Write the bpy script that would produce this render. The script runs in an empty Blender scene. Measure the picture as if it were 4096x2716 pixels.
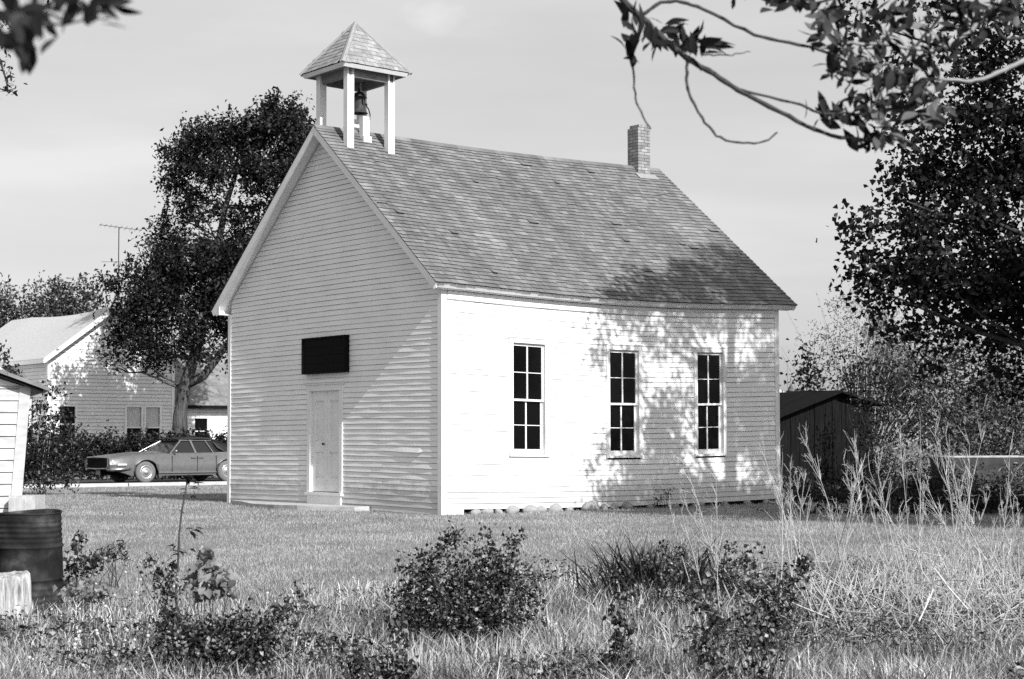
import bpy, math, random
import numpy as np
from mathutils import Vector, Matrix
random.seed(7); rng = np.random.default_rng(11)
sc = bpy.context.scene
COL = sc.collection
PI = math.pi

# ------------------------------------------------------------------ camera geometry
F_PX, PITCH, CAM_H, ROLL = 6908.0, math.radians(3.331), 1.332, -0.0027
S = 4096 / 2365.0
def ray(px, py):
    dx, dy = px * S - 2048, py * S - 1358
    dx, dy = dx * math.cos(ROLL) + dy * math.sin(ROLL), -dx * math.sin(ROLL) + dy * math.cos(ROLL)
    x, u = dx / F_PX, -dy / F_PX
    return np.array([x, math.cos(PITCH) - u * math.sin(PITCH), math.sin(PITCH) + u * math.cos(PITCH)])
def at(px, py, Y):
    """a point seen at (px,py) of a 2365 px wide view of the photo, at the distance Y"""
    d = ray(px, py); t = Y / d[1]
    return np.array([d[0] * t, Y, CAM_H + d[2] * t])
def ppm(Y): return F_PX / S / Y

TH = 0.9174
UV = np.array([-math.cos(TH), math.sin(TH), 0.0]); VV = np.array([math.sin(TH), math.cos(TH), 0.0])
OO = np.array([-1.2565, 30.85, 0.0])
W, L = 7.945, 8.567
SUN = np.array([0.5584 * 0.827, -0.8296 * 0.827, 0.562]); SUN /= np.linalg.norm(SUN)

def ground_z(x, y):
    t = np.clip((30.0 - y) / 16.0, 0, 1.35); t = t * t * (3 - 2 * np.clip(t, 0, 1))
    z = -0.16 * t
    z = z - 0.09 * np.clip((y - 38) / 18.0, 0, 1)
    z = z + 0.02 * np.sin(x * 0.9 + 1.3) * np.sin(y * 0.55) * np.clip(1 - np.abs(y - 15) / 22, 0.1, 1)
    return z

# ------------------------------------------------------------------ materials
def new_mat(name):
    m = bpy.data.materials.new(name); m.use_nodes = True
    nt = m.node_tree
    for n in list(nt.nodes): nt.nodes.remove(n)
    return m, nt, nt.nodes, nt.links
def principled(nt, rough=0.7, spec=0.3, metal=0.0):
    b = nt.nodes.new('ShaderNodeBsdfPrincipled')
    b.inputs['Roughness'].default_value = rough
    b.inputs['Specular IOR Level'].default_value = spec
    b.inputs['Metallic'].default_value = metal
    o = nt.nodes.new('ShaderNodeOutputMaterial')
    nt.links.new(b.outputs[0], o.inputs[0])
    return b, o
def gray(v): return (v, v, v, 1)
def ramp(nt, stops):
    r = nt.nodes.new('ShaderNodeValToRGB')
    el = r.color_ramp.elements
    el[0].position, el[0].color = stops[0][0], gray(stops[0][1])
    el[1].position, el[1].color = stops[-1][0], gray(stops[-1][1])
    for p, v in stops[1:-1]:
        e = el.new(p); e.color = gray(v)
    return r
def noise(nt, scale, detail=4, coord='Object', stretch=None, rough=0.55):
    tc = nt.nodes.new('ShaderNodeTexCoord')
    n = nt.nodes.new('ShaderNodeTexNoise'); n.inputs['Scale'].default_value = scale
    n.inputs['Detail'].default_value = detail; n.inputs['Roughness'].default_value = rough
    if stretch:
        mp = nt.nodes.new('ShaderNodeMapping'); mp.inputs['Scale'].default_value = stretch
        nt.links.new(tc.outputs[coord], mp.inputs[0]); nt.links.new(mp.outputs[0], n.inputs[0])
    else: nt.links.new(tc.outputs[coord], n.inputs[0])
    return n
def mat_noise(name, stops, scale=4, rough=0.75, spec=0.25, detail=5, stretch=None, metal=0.0, bump=0.0, bscale=30, coord='Object'):
    m, nt, N, K = new_mat(name)
    b, o = principled(nt, rough, spec, metal)
    n = noise(nt, scale, detail, coord, stretch); r = ramp(nt, stops)
    K.new(n.outputs[0], r.inputs[0]); K.new(r.outputs[0], b.inputs['Base Color'])
    if bump:
        n2 = noise(nt, bscale, 4, coord, stretch)
        bp = N.new('ShaderNodeBump'); bp.inputs['Strength'].default_value = bump; bp.inputs['Distance'].default_value = 0.02
        K.new(n2.outputs[0], bp.inputs['Height']); K.new(bp.outputs[0], b.inputs['Normal'])
    return m
def mat_island(name, stops, rough=0.6, spec=0.25, trans=0.0, nscale=0.0, namp=0.3):
    """every loose piece (leaf, blade, shingle) takes its own tone"""
    m, nt, N, K = new_mat(name)
    b, o = principled(nt, rough, spec)
    g = N.new('ShaderNodeNewGeometry'); r = ramp(nt, stops)
    K.new(g.outputs['Random Per Island'], r.inputs[0])
    col = r.outputs[0]
    if nscale:
        n = noise(nt, nscale, 4); rr = ramp(nt, [(0.3, 1 - namp), (0.7, 1 + namp)])
        mx = N.new('ShaderNodeMixRGB'); mx.blend_type = 'MULTIPLY'; mx.inputs[0].default_value = 1
        K.new(n.outputs[0], rr.inputs[0]); K.new(col, mx.inputs[1]); K.new(rr.outputs[0], mx.inputs[2]); col = mx.outputs[0]
    K.new(col, b.inputs['Base Color'])
    if trans:
        t = N.new('ShaderNodeBsdfTranslucent'); K.new(col, t.inputs[0])
        ms = N.new('ShaderNodeMixShader'); ms.inputs[0].default_value = trans
        K.new(b.outputs[0], ms.inputs[1]); K.new(t.outputs[0], ms.inputs[2]); K.new(ms.outputs[0], o.inputs[0])
    return m
def mat_plain(name, v, rough=0.6, spec=0.3, metal=0.0):
    m, nt, N, K = new_mat(name); b, o = principled(nt, rough, spec, metal)
    n = noise(nt, 9, 4); r = ramp(nt, [(0.3, v * 0.88), (0.7, v * 1.1)])
    K.new(n.outputs[0], r.inputs[0]); K.new(r.outputs[0], b.inputs['Base Color'])
    return m

def mat_paint():
    m, nt, N, K = new_mat('weathered_white_paint'); b, o = principled(nt, 0.55, 0.25)
    n = noise(nt, 1.3, 5); r = ramp(nt, [(0.3, 0.78), (0.65, 0.85)])
    K.new(n.outputs[0], r.inputs[0])
    n2 = noise(nt, 26, 6, stretch=(1, 1, 0.35), rough=0.7); r2 = ramp(nt, [(0.24, 0.65), (0.34, 1.0)])
    K.new(n2.outputs[0], r2.inputs[0])
    n3 = noise(nt, 60, 2); r3 = ramp(nt, [(0.19, 0.3), (0.235, 1.0)])
    K.new(n3.outputs[0], r3.inputs[0])
    mx = N.new('ShaderNodeMixRGB'); mx.blend_type = 'MULTIPLY'; mx.inputs[0].default_value = 0.6
    K.new(r.outputs[0], mx.inputs[1]); K.new(r2.outputs[0], mx.inputs[2])
    mx2 = N.new('ShaderNodeMixRGB'); mx2.blend_type = 'MULTIPLY'; mx2.inputs[0].default_value = 1
    K.new(mx.outputs[0], mx2.inputs[1]); K.new(r3.outputs[0], mx2.inputs[2])
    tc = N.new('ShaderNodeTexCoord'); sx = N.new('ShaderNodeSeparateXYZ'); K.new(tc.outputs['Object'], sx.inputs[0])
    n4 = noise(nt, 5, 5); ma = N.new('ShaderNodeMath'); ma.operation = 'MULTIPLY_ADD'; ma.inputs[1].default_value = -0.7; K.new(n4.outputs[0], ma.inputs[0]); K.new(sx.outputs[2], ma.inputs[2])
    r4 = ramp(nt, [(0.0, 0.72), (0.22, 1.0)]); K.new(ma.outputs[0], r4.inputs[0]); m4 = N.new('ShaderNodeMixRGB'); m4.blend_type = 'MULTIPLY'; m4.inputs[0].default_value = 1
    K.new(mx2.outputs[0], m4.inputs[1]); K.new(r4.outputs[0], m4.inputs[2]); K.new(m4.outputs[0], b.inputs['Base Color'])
    return m
def mat_shingle():
    m, nt, N, K = new_mat('weathered_cedar_shingles'); b, o = principled(nt, 0.85, 0.15)
    g = N.new('ShaderNodeNewGeometry'); r = ramp(nt, [(0.0, 0.135), (0.5, 0.17), (0.85, 0.19), (1.0, 0.23)])
    K.new(g.outputs['Random Per Island'], r.inputs[0])
    n = noise(nt, 1.0, 6, stretch=(2.4, 0.3, 0.3)); rr = ramp(nt, [(0.3, 0.74), (0.5, 1.0), (0.7, 1.28)])
    K.new(n.outputs[0], rr.inputs[0])
    n2 = noise(nt, 22, 5, stretch=(1.6, 0.25, 0.25)); r2 = ramp(nt, [(0.3, 0.86), (0.7, 1.12)])
    K.new(n2.outputs[0], r2.inputs[0])
    mx = N.new('ShaderNodeMixRGB'); mx.blend_type = 'MULTIPLY'; mx.inputs[0].default_value = 1
    K.new(r.outputs[0], mx.inputs[1]); K.new(rr.outputs[0], mx.inputs[2])
    mx2 = N.new('ShaderNodeMixRGB'); mx2.blend_type = 'MULTIPLY'; mx2.inputs[0].default_value = 1
    K.new(mx.outputs[0], mx2.inputs[1]); K.new(r2.outputs[0], mx2.inputs[2])
    K.new(mx2.outputs[0], b.inputs['Base Color'])
    return m
def mat_brick():
    m, nt, N, K = new_mat('old_chimney_brick'); b, o = principled(nt, 0.9, 0.15)
    tc = N.new('ShaderNodeTexCoord'); mp = N.new('ShaderNodeVectorMath'); mp.operation = 'DOT_PRODUCT'
    sx = N.new('ShaderNodeSeparateXYZ'); K.new(tc.outputs['Object'], sx.inputs[0])
    ad = N.new('ShaderNodeMath'); ad.operation = 'ADD'; K.new(sx.outputs[0], ad.inputs[0]); K.new(sx.outputs[1], ad.inputs[1])
    cb = N.new('ShaderNodeCombineXYZ'); K.new(ad.outputs[0], cb.inputs[0]); K.new(sx.outputs[2], cb.inputs[1])
    br = N.new('ShaderNodeTexBrick'); K.new(cb.outputs[0], br.inputs[0])
    br.inputs['Color1'].default_value = gray(0.20); br.inputs['Color2'].default_value = gray(0.34); br.inputs['Mortar'].default_value = gray(0.11)
    br.inputs['Scale'].default_value = 1.0; br.inputs['Brick Width'].default_value = 0.2; br.inputs['Row Height'].default_value = 0.07; br.inputs['Mortar Size'].default_value = 0.008
    n = noise(nt, 7, 4); r = ramp(nt, [(0.3, 0.7), (0.7, 1.25)]); K.new(n.outputs[0], r.inputs[0])
    mx = N.new('ShaderNodeMixRGB'); mx.blend_type = 'MULTIPLY'; mx.inputs[0].default_value = 1
    K.new(br.outputs[0], mx.inputs[1]); K.new(r.outputs[0], mx.inputs[2]); K.new(mx.outputs[0], b.inputs['Base Color'])
    return m

M = dict(
    paint=mat_paint(), shingle=mat_shingle(), newshingle=mat_island('newer_pale_shingles', [(0, 0.22), (0.6, 0.27), (1, 0.34)], 0.85, 0.1, 0.0, 9, 0.2), brick=mat_brick(),
    trim=mat_noise('white_trim_paint', [(0.3, 0.72), (0.7, 0.82)], 3, 0.5),
    oldpaint=mat_noise('thin_old_paint', [(0.3, 0.36), (0.7, 0.52)], 3, 0.7, 0.15, stretch=(1, 1, 3)), oldroof=mat_noise('mottled_old_roofing', [(0.3, 0.13), (0.7, 0.26)], 3, 0.9, 0.1),
    shade_board=mat_noise('shade_toned_ceiling_boards', [(0.3, 0.16), (0.7, 0.28)], 4, 0.9, 0.1, stretch=(1, 8, 1)), drystalk=mat_island('dry_stalk_stems', [(0, 0.2), (0.5, 0.36), (1, 0.55)], 0.8, 0.1),
    lap=mat_plain('dirty_lap_edge_and_shade_line', 0.12, 0.9, 0.1), butt=mat_plain('dark_shingle_butt', 0.03, 0.9, 0.1),  # lap: bare dirty edges, and the shade line painted under each clapboard
    pane=mat_plain('dark_window_glass', 0.004, 0.08, 0.1),
    black=mat_plain('black_board', 0.006, 0.8, 0.08),
    iron=mat_noise('cast_iron', [(0.3, 0.012), (0.7, 0.03)], 14, 0.6, 0.2),
    concrete=mat_noise('pale_concrete', [(0.25, 0.32), (0.75, 0.52)], 5, 0.9, 0.1, bump=0.3),
    stone=mat_noise('fieldstone', [(0.25, 0.22), (0.75, 0.42)], 6, 0.9, 0.15, bump=0.4, bscale=22),
    foundation_shade=mat_noise('shade_dark_foundation', [(0.3, 0.03), (0.7, 0.07)], 4, 0.95, 0.1),
    metalgray=mat_plain('galvanised_flashing', 0.33, 0.45, 0.5, 0.2),
    housewhite=mat_noise('old_white_siding', [(0.3, 0.66), (0.7, 0.78)], 3, 0.6),
    houseroof=mat_noise('pale_roofing', [(0.3, 0.44), (0.7, 0.56)], 7, 0.85, 0.15, stretch=(1, 1, 3)),
    bark=mat_noise('bark', [(0.3, 0.03), (0.7, 0.13)], 7, 0.95, 0.1, stretch=(3, 3, 0.5), bump=0.8, bscale=16),
    darkbark=mat_noise('dark_bark', [(0.3, 0.025), (0.7, 0.07)], 9, 0.95, 0.1, stretch=(3, 3, 0.6)),
    twig=mat_noise('twig_bark', [(0.3, 0.03), (0.7, 0.07)], 40, 0.8, 0.2),
    paletwig=mat_noise('pale_twig_bark', [(0.3, 0.22), (0.7, 0.4)], 30, 0.8, 0.2),
    boards=mat_noise('weathered_dark_boards', [(0.3, 0.004), (0.7, 0.016)], 5, 0.9, 0.04, stretch=(9, 9, 0.5)),
    rust=mat_noise('rusted_steel', [(0.25, 0.006), (0.45, 0.014), (0.58, 0.03), (0.72, 0.09)], 4, 0.85, 0.12, detail=7, bump=0.15),
    stump=mat_noise('weathered_stump', [(0.3, 0.12), (0.5, 0.4), (0.75, 0.68)], 9, 0.95, 0.1, stretch=(3, 3, 0.45), bump=0.9, bscale=20),
    carpaint=mat_plain('gray_car_paint', 0.115, 0.3, 0.5, 0.0),
    vinyl=mat_plain('black_vinyl', 0.018, 0.6, 0.3),
    chrome=mat_plain('chrome', 0.42, 0.3, 0.5, 0.9),
    rubber=mat_plain('tyre_rubber', 0.15, 0.85, 0.2),
    hub=mat_plain('hubcap', 0.55, 0.25, 0.5, 0.75),
    carglass=mat_plain('car_glass', 0.02, 0.05, 0.5),
    darkvoid=mat_plain('dark_underside', 0.006, 0.9, 0.1),
    plate=mat_plain('licence_plate', 0.25, 0.5, 0.3),
    lamp=mat_plain('lamp_lens', 0.6, 0.15, 0.6),
    curtain=mat_noise('curtain', [(0.3, 0.4), (0.7, 0.6)], 8, 0.9, stretch=(6, 6, 0.4)),
    asphalt=mat_noise('asphalt', [(0.3, 0.035), (0.7, 0.06)], 20, 0.95, 0.1),
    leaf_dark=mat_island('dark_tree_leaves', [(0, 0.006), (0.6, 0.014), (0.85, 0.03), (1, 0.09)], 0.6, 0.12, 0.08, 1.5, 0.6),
    leaf_far=mat_island('left_tree_leaves', [(0, 0.006), (0.6, 0.018), (0.85, 0.04), (1, 0.09)], 0.6, 0.12, 0.10, 0.9, 0.65),
    leaf_mid=mat_island('shrub_leaves', [(0, 0.007), (0.6, 0.022), (0.85, 0.05), (1, 0.13)], 0.65, 0.12, 0.12, 1.6, 0.6),
    leaf_gray=mat_island('gray_shrub_leaves', [(0, 0.015), (0.5, 0.06), (1, 0.22)], 0.65, 0.1, 0.15, 1.0, 0.6),
    leaf_pale=mat_island('pale_new_leaves', [(0, 0.12), (0.6, 0.22), (1, 0.36)], 0.6, 0.2, 0.25, 1.0, 0.35),
    leaf_weed=mat_island('weed_leaves', [(0, 0.01), (0.45, 0.03), (0.75, 0.09), (1, 0.34)], 0.6, 0.15, 0.12, 7, 0.6),
    leaf_near=mat_island('overhanging_leaves', [(0, 0.005), (0.6, 0.012), (1, 0.04)], 0.6, 0.1, 0.05),
    leaf_near2=mat_island('sunlit_tone_overhanging_leaves', [(0, 0.010), (0.55, 0.04), (1, 0.20)], 0.55, 0.15, 0.15),  # paler copy of the overhanging leaves, sunlight put into the colour
    leaf_iris=mat_island('sword_leaves', [(0, 0.012), (0.6, 0.04), (1, 0.16)], 0.5, 0.2, 0.12),
    lawn=mat_island('lawn_blades', [(0, 0.22), (0.5, 0.37), (1, 0.54)], 0.7, 0.15, 0.3, 0.55, 0.32),
    tall=mat_island('tall_grass_blades', [(0, 0.05), (0.3, 0.14), (0.65, 0.4), (1, 0.78)], 0.6, 0.2, 0.3, 0.8, 0.45),
    straw=mat_island('dry_straw', [(0, 0.18), (0.5, 0.38), (1, 0.6)], 0.7, 0.2, 0.1),
    puff=mat_plain('dandelion_puff', 0.5, 0.9, 0.1),
)

def mat_ground():
    m, nt, N, K = new_mat('lawn_soil'); b, o = principled(nt, 0.95, 0.1)
    n = noise(nt, 0.8, 6); r = ramp(nt, [(0.3, 0.07), (0.7, 0.14)]); K.new(n.outputs[0], r.inputs[0])
    n2 = noise(nt, 30, 6); r2 = ramp(nt, [(0.3, 0.55), (0.7, 1.25)]); K.new(n2.outputs[0], r2.inputs[0])
    mx = N.new('ShaderNodeMixRGB'); mx.blend_type = 'MULTIPLY'; mx.inputs[0].default_value = 1
    K.new(r.outputs[0], mx.inputs[1]); K.new(r2.outputs[0], mx.inputs[2]); tc = N.new('ShaderNodeTexCoord'); sp = N.new('ShaderNodeSeparateXYZ'); K.new(tc.outputs['Object'], sp.inputs[0])
    ad = N.new('ShaderNodeMath'); ad.operation = 'MULTIPLY_ADD'; ad.inputs[1].default_value = 6; K.new(n.outputs[0], ad.inputs[0]); K.new(sp.outputs[1], ad.inputs[2])
    mr = N.new('ShaderNodeMapRange'); mr.inputs[1].default_value = 18; mr.inputs[2].default_value = 24; mr.inputs[3].default_value = 0.65; mr.inputs[4].default_value = 1.9; K.new(ad.outputs[0], mr.inputs[0])
    m3 = N.new('ShaderNodeMixRGB'); m3.blend_type = 'MULTIPLY'; m3.inputs[0].default_value = 1; K.new(mx.outputs[0], m3.inputs[1]); K.new(mr.outputs[0], m3.inputs[2])
    K.new(m3.outputs[0], b.inputs['Base Color'])
    bp = N.new('ShaderNodeBump'); bp.inputs['Strength'].default_value = 0.6; bp.inputs['Distance'].default_value = 0.05
    K.new(n2.outputs[0], bp.inputs['Height']); K.new(bp.outputs[0], b.inputs['Normal'])
    return m
M['ground'] = mat_ground()

# ------------------------------------------------------------------ mesh helpers
def link(name, me, mat, parent=None, smooth=False):
    if isinstance(mat, tuple): me.materials.append(mat[0]); me.materials.append(mat[1]); mat = None
    o = bpy.data.objects.new(name, me); COL.objects.link(o)
    if mat: me.materials.append(mat)
    if parent: o.parent = parent
    if smooth: me.polygons.foreach_set('use_smooth', np.ones(len(me.polygons), bool))
    return o
def tri_mesh(name, V, T, mat, parent=None, smooth=False):
    V = np.ascontiguousarray(V, dtype=np.float32); T = np.ascontiguousarray(T, dtype=np.int32)
    me = bpy.data.meshes.new(name)
    me.vertices.add(len(V)); me.vertices.foreach_set('co', V.ravel())
    me.loops.add(T.size); me.loops.foreach_set('vertex_index', T.ravel())
    me.polygons.add(len(T)); me.polygons.foreach_set('loop_start', np.arange(0, T.size, T.shape[1], dtype=np.int32))
    me.update(calc_edges=True)
    return link(name, me, mat, parent, smooth)
def tag(o, label=None, cat=None, group=None, kind=None):
    if label: o['label'] = label
    if cat: o['category'] = cat
    if group: o['group'] = group
    if kind: o['kind'] = kind
    return o
def empty(name, loc=(0, 0, 0), rz=0.0, parent=None):
    o = bpy.data.objects.new(name, None); COL.objects.link(o); o.location = loc; o.rotation_euler = (0, 0, rz)
    o.empty_display_size = 0.2
    if parent: o.parent = parent
    return o
def dup(o, parent=None):
    c = o.copy(); COL.objects.link(c)
    if parent is not None: c.parent = parent
    for ch in list(o.children): dup(ch, c)
    return c
class MB:
    def __init__(s): s.v, s.f, s.m = [], [], []
    def poly(s, pts):
        n = len(s.v); s.v += [tuple(map(float, p)) for p in pts]; s.f.append(tuple(range(n, n + len(pts)))); return s
    def hexa(s, p):
        """8 points: bottom 4 ccw, top 4 ccw"""
        n = len(s.v); s.v += [tuple(map(float, q)) for q in p]
        s.f += [tuple(n + i for i in q) for q in ((0, 3, 2, 1), (4, 5, 6, 7), (0, 1, 5, 4), (1, 2, 6, 5), (2, 3, 7, 6), (3, 0, 4, 7))]; return s
    def box(s, x0, x1, y0, y1, z0, z1):
        return s.hexa([(x0, y0, z0), (x1, y0, z0), (x1, y1, z0), (x0, y1, z0), (x0, y0, z1), (x1, y0, z1), (x1, y1, z1), (x0, y1, z1)])
    def tube(s, pts, rad, n=6, cap=True):
        pts = [np.array(p, float) for p in pts]
        if not hasattr(rad, '__len__'): rad = [rad] * len(pts)
        base = len(s.v); k = len(pts)
        for i, p in enumerate(pts):
            d = pts[min(i + 1, k - 1)] - pts[max(i - 1, 0)]; d /= (np.linalg.norm(d) + 1e-9)
            a = np.cross(d, (0.13, 0.21, 0.97)); 
            if np.linalg.norm(a) < 1e-3: a = np.cross(d, (1, 0, 0))
            a /= np.linalg.norm(a); b = np.cross(d, a)
            for j in range(n):
                t = 2 * PI * j / n
                s.v.append(tuple(p + rad[i] * (math.cos(t) * a + math.sin(t) * b)))
        for i in range(k - 1):
            for j in range(n):
                q = (j + 1) % n
                s.f.append((base + i * n + j, base + i * n + q, base + (i + 1) * n + q, base + (i + 1) * n + j))
        if cap:
            s.f.append(tuple(base + j for j in range(n))[::-1]); s.f.append(tuple(base + (k - 1) * n + j for j in range(n)))
        return s
    def lathe(s, prof, c=(0, 0, 0), n=20, axis='z'):
        base = len(s.v)
        for r, z in prof:
            for j in range(n):
                t = 2 * PI * j / n
                if axis == 'z': s.v.append((c[0] + r * math.cos(t), c[1] + r * math.sin(t), c[2] + z))
                else: s.v.append((c[0] + r * math.cos(t), c[1] + z, c[2] + r * math.sin(t)))
        for i in range(len(prof) - 1):
            for j in range(n):
                q = (j + 1) % n
                s.f.append((base + i * n + j, base + i * n + q, base + (i + 1) * n + q, base + (i + 1) * n + j))
        return s
    def build(s, name, mat, parent=None, smooth=False, fn=None):
        v = s.v if fn is None else [fn(p) for p in s.v]
        me = bpy.data.meshes.new(name); me.from_pydata(v, [], s.f); me.update()
        o = link(name, me, mat, parent, smooth)
        if len(s.m) == len(s.f): me.polygons.foreach_set('material_index', s.m)
        return o

def unit(a): return a / (np.linalg.norm(a, axis=-1, keepdims=True) + 1e-9)
def leaf_tris(C, A, Nn, Ln, Wd, fold=0.25):
    """leaf = two triangles folded along the midrib. C base, A axis, Nn normal hint"""
    A = unit(A); B = unit(np.cross(A, Nn)); Nn = np.cross(B, A)
    Ln = Ln[:, None]; Wd = Wd[:, None]
    tip = C + A * Ln - Nn * Ln * 0.12
    mid = C + A * Ln * 0.42
    l = mid + B * Wd * 0.5 + Nn * Wd * fold; r = mid - B * Wd * 0.5 + Nn * Wd * fold
    V = np.stack([C, l, tip, r], 1).reshape(-1, 3)
    i = np.arange(len(C))[:, None] * 4
    T = np.concatenate([i + np.array([[0, 2, 1]]), i + np.array([[0, 3, 2]])], 0)
    return V, T
def merge(parts):
    Vs, Ts, n = [], [], 0
    for V, T in parts: Vs.append(V); Ts.append(T + n); n += len(V)
    return np.concatenate(Vs), np.concatenate(Ts)
def rdir(n): return unit(rng.normal(size=(n, 3)))

def in_blobs(blobs, dens, shell=0.55):
    """random points filling ellipsoids (x,y,z,rx,ry,rz), fuller towards the outside"""
    out = []
    for b in blobs:
        r = np.array(b[3:6]) if len(b) >= 6 else np.array([b[3]] * 3)
        n = max(3, int(dens * 4.19 * r.prod()))
        p = rdir(n) * (rng.random((n, 1)) ** shell) * r * (1 + 0.10 * rng.normal(size=(n, 1)))
        out.append(p + np.array(b[:3]))
    return np.concatenate(out)
def foliage(name, blobs, mat, parent, clumps=3.0, per=14, sig=0.16, size=0.1, asp=0.55, up=0.5, shell=0.5, spikes=0):
    c = in_blobs(blobs, clumps, shell)
    sz = np.repeat(rng.uniform(0.6, 1.5, len(c)), per)
    p = np.repeat(c, per, 0) + rng.normal(size=(len(c) * per, 3)) * sig * sz[:, None]
    if spikes:
        k = rng.choice(len(c), min(spikes, len(c)), replace=False)
        q = np.repeat(c[k], per * 2, 0); h = rng.random((len(q), 1)) ** 1.3
        q = q + np.array([0, 0, 1]) * h * sig * 4 + rng.normal(size=q.shape) * sig * 0.55 * (1.1 - h)
        p = np.concatenate([p, q])
    n = len(p)
    A = rdir(n) + np.array([0, 0, -0.15]); Nn = rdir(n) + np.array([0, 0, up])
    Ln = size * rng.uniform(0.65, 1.35, n)
    V, T = leaf_tris(p - unit(A) * Ln[:, None] * 0.5, A, Nn, Ln, Ln * asp)
    return tri_mesh(name, V, T, mat, parent)
def wob(p0, p1, n, amp):
    p0, p1 = np.array(p0, float), np.array(p1, float); out = []
    off = rng.normal(size=3) * 0
    for i in range(n + 1):
        t = i / n; out.append(p0 + (p1 - p0) * t + off)
        off = off + rng.normal(size=3) * amp
    return out

# ------------------------------------------------------------------ ground, road, sky
xs = np.concatenate([np.linspace(-900, -45, 8), np.linspace(-40, 40, 120), np.linspace(45, 900, 8)])
ys = np.concatenate([np.linspace(-250, 0, 5), np.linspace(3, 70, 150), np.linspace(80, 1500, 10)])
X, Y = np.meshgrid(xs, ys); Z = ground_z(X, Y) + 0.003 * rng.normal(size=X.shape) * (np.abs(X) < 40)
V = np.stack([X, Y, Z], -1).reshape(-1, 3); nx = len(xs)
ii, jj = np.meshgrid(np.arange(len(ys) - 1), np.arange(nx - 1), indexing='ij'); a = (ii * nx + jj).ravel()
o = tri_mesh('ground', V, np.stack([a, a + 1, a + nx + 1, a + nx], 1), M['ground'], smooth=True); tag(o, kind='structure')

ROAD_A = (-29.1, 40.8); ROAD_D = np.array([0.794, 0.608])
def roadpt(s, w, dz):
    p = np.array(ROAD_A) + ROAD_D * s + np.array([-ROAD_D[1], ROAD_D[0]]) * w
    return (p[0], p[1], float(ground_z(p[0], p[1])) + dz)
mb = MB()
for k in range(27): mb.poly([roadpt(k * 1.6, 0.3, 0.03), roadpt(k * 1.6 + 1.6, 0.3, 0.03), roadpt(k * 1.6 + 1.6, 7.0, 0.03), roadpt(k * 1.6, 7.0, 0.03)])
tag(mb.build('road', M['asphalt']), kind='structure')
mb = MB()
for k in range(18):
    s0, s1 = k * 2.4 + 0.02, k * 2.4 + 2.38
    mb.hexa([roadpt(s0, -0.05, -0.1), roadpt(s1, -0.05, -0.1), roadpt(s1, 0.32, -0.1), roadpt(s0, 0.32, -0.1),
             roadpt(s0, 0.02, 0.10), roadpt(s1, 0.02, 0.105), roadpt(s1, 0.28, 0.11), roadpt(s0, 0.28, 0.11)])
tag(mb.build('kerb', M['concrete']), kind='structure')

# ------------------------------------------------------------------ church
CH = empty('schoolhouse', tuple(OO), math.atan2(VV[1], VV[0]))
tag(CH, 'white clapboard one-room schoolhouse with shingled gable roof and open belfry', 'building')
def sagA(z): return float(np.interp(z, [0.1, 4.1, 7.5], [0.045, 0.11, 0.06]))
def bend(p):
    x, y, z = p
    t = min(max(x / L, 0), 1); h = min(max(y / W, 0), 1)
    return (x, y, z - sagA(z) * math.sin(PI * t) + 0.025 * math.sin(PI * h) * (1 - t))
def unsag(x, z): return z + sagA(z) * math.sin(PI * min(max(x / L, 0), 1))
E, ZE, ZR, EO, DF, DB = 0.1016, 4.125, 7.517, 0.259, 0.3045, 0.33
SL = (ZR - ZE) / (W / 2 + EO)
def roofz(y): return ZE + SL * (min(y, W - y) + EO)

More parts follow.
